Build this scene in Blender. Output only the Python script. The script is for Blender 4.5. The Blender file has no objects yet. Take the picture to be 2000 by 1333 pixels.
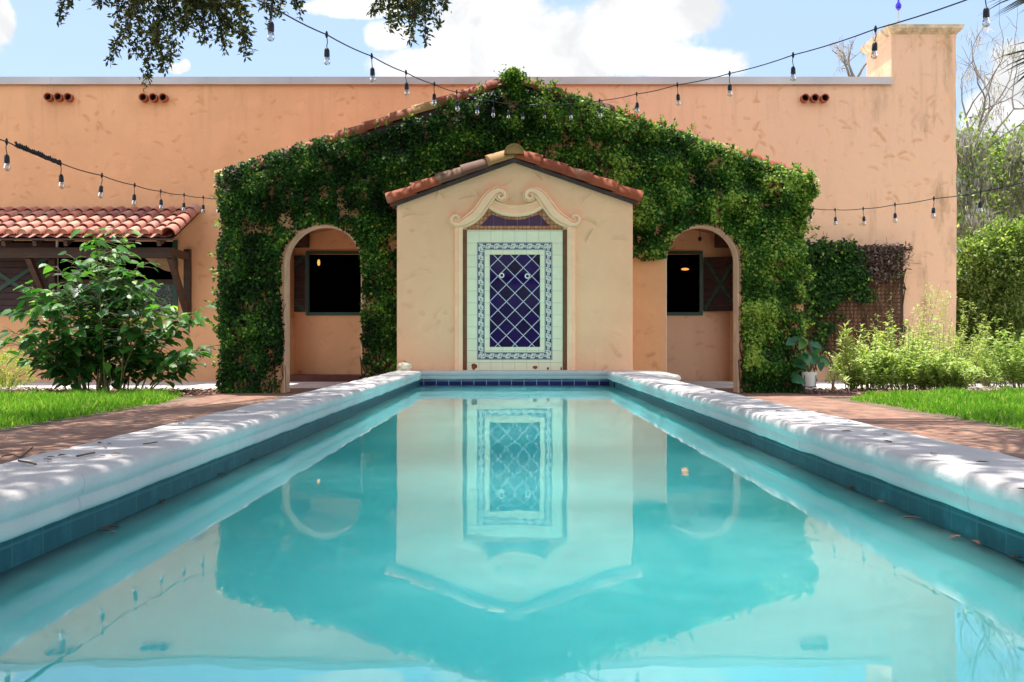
import bpy, math, random
import numpy as np
from mathutils import Vector
random.seed(7); RNG = np.random.default_rng(11)
SC = bpy.context.scene
COL = SC.collection
PI = math.pi

# ------------------------------------------------------------------ camera
CZ = 0.50            # eye height over the water (water is z = 0)
HY, HX, F = 672.0, 1000.0, 2000.0     # horizon row, axis column, focal length in photo pixels
cam = bpy.data.cameras.new('camera'); camo = bpy.data.objects.new('camera', cam)
COL.objects.link(camo); camo.location = (0, 0, CZ); camo.rotation_euler = (PI/2, 0, 0)
cam.sensor_width = 36; cam.lens = 36; cam.shift_y = 5.5/2000; cam.clip_end = 3000; cam.clip_start = 0.05
SC.camera = camo
def X(px, d): return (px-HX)*d/F
def Z(py, d): return CZ-(py-HY)*d/F
def P(px, py, d): return (X(px, d), d, Z(py, d))

# ------------------------------------------------------------------ light
SUN_DIR = Vector((-0.17, 0.235, 1.0)).normalized()
sun = bpy.data.lights.new('sun', 'SUN'); suno = bpy.data.objects.new('sun', sun); COL.objects.link(suno)
sun.energy = 3.7; sun.angle = math.radians(0.53); sun.color = (1.0, 0.95, 0.87)
suno.rotation_euler = SUN_DIR.to_track_quat('Z', 'Y').to_euler()
SC.view_settings.view_transform = 'Standard'; SC.view_settings.look = 'None'
SC.view_settings.exposure = 1.45; SC.view_settings.gamma = 1
SC.cycles.use_denoising = True
SC.cycles.max_bounces = 8; SC.cycles.diffuse_bounces = 4; SC.cycles.transparent_max_bounces = 12
SC.cycles.sample_clamp_indirect = 4.0

class NT:
    """small helper to wire shader nodes"""
    def __init__(s, tree): s.t = tree; s.n = tree.nodes; s.l = tree.links
    def new(s, typ, **kw):
        n = s.n.new(typ)
        for k, v in kw.items(): setattr(n, k, v)
        return n
    def put(s, sock, v):
        if isinstance(v, bpy.types.NodeSocket): s.l.new(v, sock)
        elif v is not None: sock.default_value = v
    def m(s, op, a, b=None, c=None, clamp=False):
        n = s.new('ShaderNodeMath', operation=op); n.use_clamp = clamp
        for i, v in enumerate((a, b, c)): s.put(n.inputs[i], v)
        return n.outputs[0]
    def step(s, v, lo, hi):
        n = s.new('ShaderNodeMapRange', interpolation_type='SMOOTHSTEP')
        s.put(n.inputs['Value'], v); s.put(n.inputs['From Min'], lo); s.put(n.inputs['From Max'], hi)
        return n.outputs[0]
    def mix(s, f, a, b, blend='MIX'):
        n = s.new('ShaderNodeMix', data_type='RGBA', blend_type=blend)
        def c(v): return (*v, 1) if isinstance(v, tuple) and len(v) == 3 else v
        s.put(n.inputs[0], f); s.put(n.inputs[6], c(a)); s.put(n.inputs[7], c(b))
        return n.outputs[2]
    def xyz(s, v):
        n = s.new('ShaderNodeSeparateXYZ'); s.put(n.inputs[0], v); return n.outputs
    def vec(s, x, y, z=0.0):
        n = s.new('ShaderNodeCombineXYZ')
        for i, v in enumerate((x, y, z)): s.put(n.inputs[i], v)
        return n.outputs[0]
    def noise(s, vec, scale, detail=3, rough=.55, dist=0.0, dims='3D'):
        n = s.new('ShaderNodeTexNoise', noise_dimensions=dims); s.put(n.inputs['Vector'], vec)
        n.inputs['Scale'].default_value = scale; n.inputs['Detail'].default_value = detail
        n.inputs['Roughness'].default_value = rough; n.inputs['Distortion'].default_value = dist
        return n.outputs[0]
    def ramp(s, f, stops):
        n = s.new('ShaderNodeValToRGB'); s.put(n.inputs[0], f); cr = n.color_ramp
        while len(cr.elements) > 1: cr.elements.remove(cr.elements[-1])
        cr.elements[0].position = stops[0][0]; cr.elements[0].color = (*stops[0][1], 1)
        for p, c in stops[1:]:
            e = cr.elements.new(p); e.color = (*c, 1)
        return n.outputs[0]
    def bump(s, h, dist=.01, strength=1.0, normal=None):
        n = s.new('ShaderNodeBump'); s.put(n.inputs['Height'], h); n.inputs['Distance'].default_value = dist
        n.inputs['Strength'].default_value = strength; s.put(n.inputs['Normal'], normal); return n.outputs[0]
    def brick(s, vec, w, h, mortar, c1, c2, cm, offset=0.0, smooth=.1):
        n = s.new('ShaderNodeTexBrick'); n.offset = offset; n.squash = 1.0
        s.put(n.inputs['Vector'], vec)
        for k, v in (('Color1', c1), ('Color2', c2), ('Mortar', cm)): s.put(n.inputs[k], (*v, 1))
        n.inputs['Scale'].default_value = 1.0; n.inputs['Mortar Size'].default_value = mortar
        n.inputs['Mortar Smooth'].default_value = smooth; n.inputs['Bias'].default_value = 0.0
        n.inputs['Brick Width'].default_value = w; n.inputs['Row Height'].default_value = h
        return n.outputs
    def obj(s): return s.new('ShaderNodeTexCoord').outputs['Object']
    def attr(s, name): return s.new('ShaderNodeAttribute', attribute_name=name).outputs['Fac']

def material(name):
    mt = bpy.data.materials.new(name); mt.use_nodes = True; mt.node_tree.nodes.clear()
    t = NT(mt.node_tree); out = t.new('ShaderNodeOutputMaterial'); b = t.new('ShaderNodeBsdfPrincipled')
    t.l.new(b.outputs[0], out.inputs[0]); return mt, t, b, out

# ------------------------------------------------------------------ world: sky and clouds
world = bpy.data.worlds.new('World'); SC.world = world; world.use_nodes = True
def build_world():
    world.node_tree.nodes.clear(); t = NT(world.node_tree)
    out = t.new('ShaderNodeOutputWorld'); bg = t.new('ShaderNodeBackground'); t.l.new(bg.outputs[0], out.inputs[0])
    bg.inputs[1].default_value = 0.12
    sky = t.new('ShaderNodeTexSky', sky_type='NISHITA'); sky.sun_disc = False
    sky.sun_elevation = math.asin(SUN_DIR.z); sky.sun_rotation = math.atan2(SUN_DIR.x, SUN_DIR.y)
    sky.air_density = 1.0; sky.dust_density = 1.2; sky.ozone_density = 1.0; sky.altitude = 0
    g = t.new('ShaderNodeTexCoord').outputs['Generated']
    x, y, z = t.xyz(g)
    yy = t.m('MAXIMUM', y, 0.08)
    u = t.m('DIVIDE', x, yy); v = t.m('DIVIDE', z, yy)
    uv = t.vec(u, v, 0.0)
    n1 = t.noise(uv, 7.0, 9, .62, .4); n2 = t.noise(uv, 22.0, 8, .68, .3); n3 = t.noise(uv, 11.0, 6, .6, .5)
    nn = t.m('ADD', t.m('MULTIPLY', t.m('SUBTRACT', n1, .5), 1.7), t.m('MULTIPLY', t.m('SUBTRACT', n2, .5), .8))
    mask = None
    for px, py, rx, ry in ((1085, 95, 300, 95), (1230, 45, 150, 70), (960, 25, 150, 70), (1310, 20, 110, 60), (850, 130, 150, 45),
                           (1330, 125, 140, 40), (1985, 170, 75, 90), (1960, 250, 110, 90), (-5, 45, 46, 66), (347, 134, 18, 12), (362, 128, 12, 14),
                           (690, 15, 120, 25), (760, 70, 60, 35), (330, -30, 160, 40)):
        du = t.m('DIVIDE', t.m('SUBTRACT', u, (px-HX)/F), rx/F); dv = t.m('DIVIDE', t.m('SUBTRACT', v, (HY-py)/F), ry/F)
        r = t.m('SQRT', t.m('ADD', t.m('MULTIPLY', du, du), t.m('MULTIPLY', dv, dv)))
        q = t.m('SUBTRACT', 1.0, r)
        mask = q if mask is None else t.m('MAXIMUM', mask, q)
    c1 = t.step(t.m('ADD', mask, nn), -.02, .30)
    c1 = t.m('MULTIPLY', c1, t.step(y, .1, .3))
    # unseen cumulus added over the rest of the dome for brighter sky light
    far = t.noise(g, 2.6, 8, .6, .3)
    c2 = t.m('MULTIPLY', t.step(far, .44, .60), t.m('SUBTRACT', 1.0, t.step(y, .35, .6)))
    c = t.m('MAXIMUM', c1, c2)
    shade = t.m('ADD', .78, t.m('MULTIPLY', t.step(n3, .35, .62), .27))
    ahead = t.step(y, .25, .6)
    cl = t.mix(1.0, t.mix(ahead, (7.6, 7.5, 7.4), (3.4, 3.45, 3.5)), t.vec(shade, shade, shade), 'MULTIPLY')
    sk = t.mix(t.m('MULTIPLY', ahead, .75), sky.outputs[0], (1.55, 2.08, 2.95))
    t.l.new(t.mix(c, sk, cl), bg.inputs[0])
build_world()

# ------------------------------------------------------------------ mesh helpers
class MB:
    def __init__(s): s.v = []; s.f = []; s.r = []; s.cur = 0.5; s.uv = {}
    def add(s, pts, faces):
        b = len(s.v); s.v += [tuple(p) for p in pts]; s.r += [s.cur]*len(pts)
        s.f += [tuple(b+i for i in f) for f in faces]; return b
    def box(s, x0, x1, y0, y1, z0, z1):
        s.add([(x0,y0,z0),(x1,y0,z0),(x1,y1,z0),(x0,y1,z0),(x0,y0,z1),(x1,y0,z1),(x1,y1,z1),(x0,y1,z1)],
              [(0,3,2,1),(4,5,6,7),(0,1,5,4),(1,2,6,5),(2,3,7,6),(3,0,4,7)])
    def quad(s, a, b, c, d): s.add([a,b,c,d], [(0,1,2,3)])
    def beam(s, a, b, w, h, up=(0,0,1)):
        a, b = Vector(a), Vector(b); d = (b-a).normalized(); r = d.cross(Vector(up)).normalized(); u = r.cross(d)
        pts = [p+r*sx*w/2+u*sz*h/2 for p in (a,b) for sx, sz in ((-1,-1),(1,-1),(1,1),(-1,1))]
        s.add(pts, [(0,3,2,1),(4,5,6,7),(0,1,5,4),(1,2,6,5),(2,3,7,6),(3,0,4,7)])
    def tube(s, path, rad, seg=6, cap=True):
        n = len(path); path = [Vector(p) for p in path]
        if not hasattr(rad, '__len__'): rad = [rad]*n
        t0 = (path[1]-path[0]).normalized()
        ref = Vector((0,0,1)) if abs(t0.z) < .9 else Vector((1,0,0))
        pts = []
        for i, p in enumerate(path):
            t = (path[min(i+1,n-1)]-path[max(i-1,0)]).normalized()
            a = t.cross(ref)
            if a.length < 1e-4: a = t.cross(Vector((.3,1,.2)))
            a.normalize(); b = t.cross(a); ref = b.cross(t) if False else ref
            pts += [p+(a*math.cos(2*PI*k/seg)+b*math.sin(2*PI*k/seg))*rad[i] for k in range(seg)]
        fs = [(i*seg+k, i*seg+(k+1)%seg, (i+1)*seg+(k+1)%seg, (i+1)*seg+k) for i in range(n-1) for k in range(seg)]
        if cap: fs += [tuple(range(seg))[::-1], tuple((n-1)*seg+k for k in range(seg))]
        s.add(pts, fs)
    def lathe(s, prof, c=(0,0,0), seg=14, axis='z'):
        pts = []
        for r, h in prof:
            for k in range(seg):
                a = 2*PI*k/seg
                q = (r*math.cos(a), r*math.sin(a), h) if axis == 'z' else (r*math.cos(a), h, r*math.sin(a))
                pts.append((c[0]+q[0], c[1]+q[1], c[2]+q[2]))
        n = len(prof)
        s.add(pts, [(i*seg+k, i*seg+(k+1)%seg, (i+1)*seg+(k+1)%seg, (i+1)*seg+k) for i in range(n-1) for k in range(seg)])
    def prism(s, pts2, y0, y1):
        """polygon in XZ pulled between y0 (front) and y1"""
        n = len(pts2); s.add([(x,y0,z) for x,z in pts2]+[(x,y1,z) for x,z in pts2],
            [tuple(range(n)), tuple(range(2*n-1,n-1,-1))]+[(i,n+i,n+(i+1)%n,(i+1)%n) for i in range(n)])
    def sweep(s, path, y, prof):
        """moulding: path of (x, z, width), profile of (t across, height towards the viewer)"""
        n, k = len(path), len(prof); pts = []
        for i, (x, z, w) in enumerate(path):
            a = path[max(i-1,0)]; b = path[min(i+1,n-1)]
            dx, dz = b[0]-a[0], b[1]-a[1]; l = math.hypot(dx,dz) or 1
            nx, nz = -dz/l, dx/l
            pts += [(x+nx*t*w, y-h, z+nz*t*w) for t, h in prof]
        fs = [(i*k+j, i*k+j+1, (i+1)*k+j+1, (i+1)*k+j) for i in range(n-1) for j in range(k-1)]
        fs += [tuple(range(k)), tuple((n-1)*k+j for j in range(k))]
        s.add(pts, fs)
    def barrel(s, a, b, r0, r1, side, seg=8, up=None, thick=.012, plug=False):
        """half-round clay tile from a (low) to b (high); side = direction across"""
        a, b, sd = Vector(a), Vector(b), Vector(side).normalized(); d = (b-a).normalized()
        u = sd.cross(d).normalized()
        if u.z < 0: u = -u
        pts = []
        for p, r in ((a, r0), (b, r1)):
            for rr in (r, r-thick):
                pts += [p+sd*rr*math.cos(PI*k/seg)+u*rr*math.sin(PI*k/seg) for k in range(seg+1)]
        m = seg+1; fs = []
        for k in range(seg):
            fs += [(k,k+1,2*m+k+1,2*m+k), (m+k+1,m+k,3*m+k,3*m+k+1), (k+1,k,m+k,m+k+1), (2*m+k,2*m+k+1,3*m+k+1,3*m+k)]
        fs += [(0,2*m,3*m,m), (seg,m+seg,3*m+seg,2*m+seg)]
        s.add(pts, fs)
        if plug: s.add([pts[m+k]+d*.02 for k in range(m)], [tuple(range(m))])

def finish(name, me, mat, parent, smooth=False):
    o = bpy.data.objects.new(name, me); COL.objects.link(o)
    if mat: me.materials.append(mat)
    if smooth: me.polygons.foreach_set('use_smooth', [True]*len(me.polygons))
    if parent: o.parent = parent
    return o
def world_loc(p):
    l = Vector((0,0,0))
    while p is not None: l = l+Vector(p.location); p = p.parent
    return l
def obj(name, mb, mat, parent=None, smooth=False, bevel=0, sharp=None):
    o = world_loc(parent)
    me = bpy.data.meshes.new(name); me.from_pydata([(x-o.x, y-o.y, z-o.z) for x,y,z in mb.v], [], mb.f)
    a = me.attributes.new('rnd', 'FLOAT', 'POINT'); a.data.foreach_set('value', mb.r)
    ob = finish(name, me, mat, parent, smooth)
    if bevel:
        b = ob.modifiers.new('bevel', 'BEVEL'); b.width = bevel; b.segments = 2; b.limit_method = 'ANGLE'
    if sharp: me.set_sharp_from_angle(angle=math.radians(sharp))
    return ob
def tag(o, label=None, cat=None, group=None, kind=None):
    if label: o['label'] = label
    if cat: o['category'] = cat
    if group: o['group'] = group
    if kind: o['kind'] = kind
    return o
def thing(name, loc, label, cat, group=None):
    o = bpy.data.objects.new(name, None); COL.objects.link(o); o.location = loc; o.empty_display_size = .1
    return tag(o, label, cat, group)

def catmull(pts, n=8):
    pts = [np.array(p, float) for p in pts]; q = [2*pts[0]-pts[1]]+pts+[2*pts[-1]-pts[-2]]; out = []
    for i in range(1, len(q)-2):
        for k in range(n):
            t = k/n; a, b, c, d = q[i-1:i+3]
            out.append(.5*((2*b)+(-a+c)*t+(2*a-5*b+4*c-d)*t*t+(-a+3*b-3*c+d)*t**3))
    return out+[pts[-1]]

LEAF = {  # (along, across, lift) and faces
 'ivy': ([(0,0,0),(.35,.5,.07),(1,0,-.06),(.35,-.5,.07)], [(0,2,1),(0,3,2)]),
 'oak': ([(0,0,0),(.5,.5,.06),(1,0,0),(.5,-.5,.06)], [(0,2,1),(0,3,2)]),
 'heart': ([(0,0,0),(-.06,.28,.02),(.25,.5,.05),(.65,.33,.02),(1,0,-.14),(.65,-.33,.02),(.25,-.5,.05),(-.06,-.28,.02),(.3,0,-.03),(.65,0,-.07)],
           [(0,8,2,1),(8,9,3,2),(9,4,3),(0,7,6,8),(8,6,5,9),(9,5,4)]),
 'blade': ([(0,.5,0),(0,-.5,0),(.55,.36,.03),(.55,-.36,.03),(1,0,-.16)], [(0,1,3,2),(2,3,4)]),
 'strap': ([(0,.25,0),(0,-.25,0),(.4,.5,.05),(.4,-.5,.05),(.75,.3,-.03),(.75,-.3,-.03),(1,0,-.2)], [(0,1,3,2),(2,3,5,4),(4,5,6)]),
}
def unit(a): return a/np.maximum(np.linalg.norm(a, axis=1, keepdims=True), 1e-9)
def leaf_mesh(name, p, d, nrm, L, W, rnd, mat, parent=None, kind='ivy', smooth=False):
    o = np.array(world_loc(parent)); p = np.asarray(p, float)-o; n = len(p)
    d = unit(np.asarray(d, float)); s = unit(np.cross(d, nrm)); nn = np.cross(s, d)
    T, FS = LEAF[kind]; T = np.array(T); k = len(T)
    L = np.broadcast_to(L, n)[:,None,None]; W = np.broadcast_to(W, n)[:,None,None]
    V = p[:,None,:]+d[:,None,:]*T[None,:,0:1]*L+s[:,None,:]*T[None,:,1:2]*W+nn[:,None,:]*T[None,:,2:3]*L
    lens = np.array([len(f) for f in FS]); flat = np.concatenate([np.array(f) for f in FS])
    li = (np.arange(n)[:,None]*k+flat[None,:]).ravel(); ln = np.tile(lens, n); st = np.concatenate([[0], np.cumsum(ln)[:-1]])
    me = bpy.data.meshes.new(name); me.vertices.add(n*k); me.vertices.foreach_set('co', V.reshape(-1).astype(np.float32))
    me.loops.add(len(li)); me.loops.foreach_set('vertex_index', li.astype(np.int32))
    me.polygons.add(len(ln)); me.polygons.foreach_set('loop_start', st.astype(np.int32))
    me.update(calc_edges=True); me.validate()
    a = me.attributes.new('rnd', 'FLOAT', 'POINT'); a.data.foreach_set('value', np.repeat(np.broadcast_to(rnd, n), k).astype(np.float32))
    return finish(name, me, mat, parent, smooth)
def rv(n): return unit(RNG.normal(size=(n,3)))
def U(a, b, n): return RNG.uniform(a, b, n)
class Grid:
    """2-D value noise for masks, 0..1"""
    def __init__(s, seed, n=64): s.g = np.random.default_rng(seed).random((n,n)); s.n = n
    def __call__(s, x, y, sc):
        x = np.asarray(x)*sc+100; y = np.asarray(y)*sc+100; i = np.floor(x).astype(int); j = np.floor(y).astype(int)
        fx = x-i; fy = y-j; fx = fx*fx*(3-2*fx); fy = fy*fy*(3-2*fy); n = s.n; g = s.g
        return (g[i%n,j%n]*(1-fx)+g[(i+1)%n,j%n]*fx)*(1-fy)+(g[i%n,(j+1)%n]*(1-fx)+g[(i+1)%n,(j+1)%n]*fx)*fy

# ------------------------------------------------------------------ materials
def plain(name, col, rough=.6, spec=.5, var=0.0, vscale=6., bump=0.0, bscale=30., metal=0.0, stretch=None):
    mt, t, b, o = material(name); c = t.obj()
    if stretch:
        mp = t.new('ShaderNodeMapping'); mp.inputs['Scale'].default_value = stretch; t.l.new(c, mp.inputs[0]); c = mp.outputs[0]
    if var:
        n = t.noise(c, vscale, 5); lo = tuple(k*(1-var) for k in col); hi = tuple(min(1, k*(1+var)) for k in col)
        t.l.new(t.ramp(n, [(.3, lo), (.7, hi)]), b.inputs['Base Color'])
    else: b.inputs['Base Color'].default_value = (*col, 1)
    b.inputs['Roughness'].default_value = rough; b.inputs['Specular IOR Level'].default_value = spec; b.inputs['Metallic'].default_value = metal
    if bump: t.l.new(t.bump(t.noise(c, bscale, 4), .01, bump), b.inputs['Normal'])
    return mt

def stucco(name, col, mark, dash=.6, stain=0.0, stain_from=1e3, right=None):
    mt, t, b, o = material(name); c = t.obj(); x, y, z = t.xyz(c)
    q = t.vec(x, z, 0.0); col2 = tuple(k*.86 for k in col)
    big = t.noise(c, .55, 4, .6); base = t.mix(t.step(big, .3, .7), col2, col)
    if right: base = t.mix(t.step(t.m('ADD', x, t.m('MULTIPLY', big, 4.0)), -3.0, 8.0), base, right)
    mid = t.noise(c, 3.2, 5, .6); base = t.mix(t.m('MULTIPLY', t.step(mid, .5, .75), .35), base, tuple(min(1,k*1.1) for k in col))
    h = t.m('MULTIPLY', t.noise(c, 55, 4), .25); h = t.m('ADD', h, t.m('MULTIPLY', t.noise(c, 5, 3), .8))
    marks = None
    for sc, sh in ((2.0, 0.0), (2.9, 4.7), (4.2, 9.3)):
        mp = t.new('ShaderNodeVectorMath', operation='ADD'); t.l.new(q, mp.inputs[0]); mp.inputs[1].default_value = (sh, sh*.7, 0)
        vo = t.new('ShaderNodeTexVoronoi', voronoi_dimensions='2D'); t.l.new(mp.outputs[0], vo.inputs['Vector']); vo.inputs['Scale'].default_value = sc
        df = t.new('ShaderNodeVectorMath', operation='SUBTRACT'); t.l.new(mp.outputs[0], df.inputs[0]); t.l.new(vo.outputs['Position'], df.inputs[1])
        dx, dy, _ = t.xyz(df.outputs[0]); cr, cg, cb = t.xyz(vo.outputs['Color'])
        a = t.m('MULTIPLY', t.m('SUBTRACT', cr, .5), 2.6); ca = t.m('COSINE', a); sa = t.m('SINE', a)
        uu = t.m('ADD', t.m('MULTIPLY', dx, ca), t.m('MULTIPLY', dy, sa)); vv = t.m('SUBTRACT', t.m('MULTIPLY', dy, ca), t.m('MULTIPLY', dx, sa))
        vv = t.m('ADD', vv, t.m('MULTIPLY', t.m('MULTIPLY', uu, uu), t.m('MULTIPLY', t.m('SUBTRACT', cb, .5), 5.0)))
        edge = t.m('MULTIPLY', t.step(vv, -.006, .004), t.m('SUBTRACT', 1.0, t.step(vv, .004, .075)))
        ln = t.m('SUBTRACT', 1.0, t.step(t.m('ABSOLUTE', uu), t.m('MULTIPLY', cb, .06), t.m('ADD', .05, t.m('MULTIPLY', cb, .10))))
        k = t.m('MULTIPLY', t.m('MULTIPLY', edge, ln), t.step(cg, .25, .7))
        marks = k if marks is None else t.m('MAXIMUM', marks, k)
    marks = t.m('MULTIPLY', marks, t.step(t.noise(c, 1.3, 3, .6), .38, .66))
    base = t.mix(t.m('MULTIPLY', marks, dash), base, mark)
    if stain:
        st = t.noise(t.vec(t.m('MULTIPLY', x, 2.6), y, t.m('MULTIPLY', z, .7)), 1.0, 6, .65)
        f = t.m('MULTIPLY', t.step(st, .5, .72), t.m('ADD', .10, t.m('MULTIPLY', t.step(x, stain_from, stain_from+1.6), stain)))
        run = t.noise(t.vec(t.m('MULTIPLY', x, 7.0), y, t.m('MULTIPLY', z, .5)), 1.0, 4, .6)
        base = t.mix(t.m('MULTIPLY', t.m('MULTIPLY', t.step(run, .5, .7), t.step(z, 3.6, 5.2)), .20), base, (.36, .21, .12))
        base = t.mix(f, base, (.30, .185, .09))
    t.l.new(base, b.inputs['Base Color']); b.inputs['Roughness'].default_value = .92; b.inputs['Specular IOR Level'].default_value = .25
    h = t.m('SUBTRACT', h, t.m('MULTIPLY', marks, 1.2))
    t.l.new(t.bump(h, .016, .75), b.inputs['Normal']); return mt

def leafmat(name, stops, trans=.35, rough=.42, spec=.45, tcol=(1.5, 1.5, .7)):
    mt, t, b, out = material(name); r = t.attr('rnd'); c = t.ramp(r, stops)
    t.l.new(c, b.inputs['Base Color']); b.inputs['Roughness'].default_value = rough; b.inputs['Specular IOR Level'].default_value = spec
    tr = t.new('ShaderNodeBsdfTranslucent'); t.l.new(t.mix(1.0, c, tcol, 'MULTIPLY'), tr.inputs[0])
    mx = t.new('ShaderNodeMixShader'); mx.inputs[0].default_value = trans
    t.l.new(b.outputs[0], mx.inputs[1]); t.l.new(tr.outputs[0], mx.inputs[2]); t.l.new(mx.outputs[0], out.inputs[0]); return mt

M = {}
M['wall'] = stucco('peach_stucco', (.82, .44, .232), (.62, .28, .11), .55, .62, 5.4, (.78, .49, .32))
M['porch'] = stucco('porch_stucco', (.82, .45, .225), (.50, .24, .09), .5)
M['shrine'] = stucco('pale_peach_stucco', (.95, .545, .325), (.70, .36, .19), .6)
M['rim'] = plain('arch_plaster', (.86, .67, .50), .9, .2, .12, 5, .3, 40)
M['trim'] = plain('cast_trim', (.95, .59, .37), .8, .3, .06, 7, .15, 60)
M['cap'] = plain('chimney_plaster', (.60, .47, .31), .9, .2, .4, 9, .4, 25)
M['metal'] = plain('parapet_metal', (.46, .43, .425), .45, .5, .12, 1.2, 0, metal=.3)
M['wood'] = plain('brown_timber', (.052, .027, .017), .6, .4, .35, 5, .25, 40, stretch=(1, 1, 8))
M['darkwood'] = plain('dark_red_boards', (.030, .009, .007), .55, .4, .35, 6, .2, 30)
M['ceil'] = plain('ceiling_planks', (.42, .18, .095), .65, .3, .3, 4, .2, 20)
M['green'] = plain('green_paint', (.012, .055, .035), .45, .5, .2)
M['brownstrip'] = plain('brown_edging', (.20, .075, .035), .7, .3, .2, 8)
M['fascia'] = plain('fascia_board', (.055, .035, .032), .7, .3, .3, 10)
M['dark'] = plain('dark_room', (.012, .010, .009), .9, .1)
M['black'] = plain('black_rubber', (.012, .011, .016), .5, .4)
M['bark'] = plain('oak_bark', (.10, .075, .055), .9, .2, .4, 8, .6, 20)
M['greybark'] = plain('grey_bark', (.27, .235, .20), .9, .2, .35, 6, .5, 16)
M['stem'] = plain('green_stem', (.16, .15, .06), .7, .3, .3, 9)
M['vinestem'] = plain('vine_stem', (.11, .065, .035), .8, .2, .4, 9)
M['potwhite'] = plain('white_pot', (.78, .76, .72), .5, .5, .05)
M['rock'] = plain('white_rock', (.74, .66, .50), .9, .2, .35, 18, .8, 40)
M['deadleaf'] = plain('dry_leaf', (.10, .055, .04), .7, .3, .5, 40)
M['concrete'] = plain('pale_concrete', (.56, .49, .45), .9, .2, .2, 3, .3, 30)
M['soil'] = plain('ground_soil', (.13, .10, .07), .95, .1, .4, 2.5, .5, 8)
M['redtile'] = plain('oxblood_floor', (.10, .025, .022), .5, .4, .3, 5)
M['tan'] = plain('tan_cloth', (.46, .31, .18), .9, .1, .2)

def coping_mat(name, base, mint_bounce):
    mt, t, b, o = material(name); c = t.obj(); x, y, z = t.xyz(c)
    n = t.noise(c, 3.5, 6, .65); n2 = t.noise(c, 22, 5, .6)
    top = t.mix(t.step(n, .35, .75), base, tuple(k*.88 for k in base))
    top = t.mix(t.m('MULTIPLY', t.step(n2, .62, .74), .25), top, (.42, .36, .33))
    face = t.mix(t.step(n2, .45, .7), mint_bounce, tuple(k*.82 for k in mint_bounce))  # mint light bounced off the water, painted into the inner face colour
    vo = t.new('ShaderNodeTexVoronoi', voronoi_dimensions='3D', feature='DISTANCE_TO_EDGE'); vo.inputs['Scale'].default_value = 1.1
    wv = t.new('ShaderNodeVectorMath', operation='ADD'); t.l.new(c, wv.inputs[0])
    nz = t.new('ShaderNodeTexNoise'); nz.inputs['Scale'].default_value = 6; t.l.new(c, nz.inputs['Vector'])
    sc = t.new('ShaderNodeVectorMath', operation='SCALE'); t.l.new(nz.outputs[1], sc.inputs[0]); sc.inputs[3].default_value = .25
    t.l.new(sc.outputs[0], wv.inputs[1]); t.l.new(wv.outputs[0], vo.inputs['Vector'])
    crack = t.m('SUBTRACT', 1.0, t.step(vo.outputs['Distance'], .0, .005))
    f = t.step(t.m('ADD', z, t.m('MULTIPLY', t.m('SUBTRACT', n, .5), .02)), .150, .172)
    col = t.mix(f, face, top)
    col = t.mix(t.m('MULTIPLY', crack, t.m('MULTIPLY', .8, t.m('SUBTRACT', 1.0, f))), col, (.10, .14, .12))
    jn = t.m('ABSOLUTE', t.m('SUBTRACT', t.m('FRACT', t.m('ADD', t.m('DIVIDE', y, 1.52), t.m('MULTIPLY', n, .05))), .5))
    jm = t.m('SUBTRACT', 1.0, t.step(jn, .0, .0032))
    col = t.mix(t.m('MULTIPLY', jm, t.m('SUBTRACT', .75, t.m('MULTIPLY', f, .35))), col, (.16, .17, .15))
    n4 = t.noise(c, 60, 3, .6); col = t.mix(t.m('MULTIPLY', t.step(n4, .6, .72), .30), col, (.34, .31, .29))
    t.l.new(col, b.inputs['Base Color']); b.inputs['Roughness'].default_value = .8; b.inputs['Specular IOR Level'].default_value = .3
    t.l.new(t.bump(t.m('ADD', n2, t.m('MULTIPLY', n, 1.5)), .008, .5), b.inputs['Normal']); return mt
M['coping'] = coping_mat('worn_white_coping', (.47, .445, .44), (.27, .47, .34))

def tile_band_mat(name, c1, c2, cm, axis):
    mt, t, b, o = material(name); c = t.obj(); x, y, z = t.xyz(c)
    br = t.brick(t.vec(t.m('ADD', x if axis == 'x' else y, 20.0), t.m('ADD', z, .4), 0.0), .1524, .6, .0035, c1, c2, cm, 0, .2)
    n = t.noise(c, 14, 5, .65)
    col = t.mix(t.m('MULTIPLY', t.step(n, .45, .75), .35), br[0], tuple(min(1, k*2.2+.01) for k in c2))
    t.l.new(col, b.inputs['Base Color']); b.inputs['Roughness'].default_value = .45; b.inputs['Specular IOR Level'].default_value = .2
    t.l.new(t.bump(t.m('ADD', t.m('MULTIPLY', br[1], -1.0), t.m('MULTIPLY', n, .3)), .004, .6), b.inputs['Normal']); return mt
M['bandside'] = tile_band_mat('teal_navy_tiles', (.007, .058, .078), (.012, .075, .095), (.030, .105, .125), 'y')
M['bandfar'] = tile_band_mat('navy_tiles', (.006, .008, .06), (.010, .014, .09), (.35, .42, .5), 'x')

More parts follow.
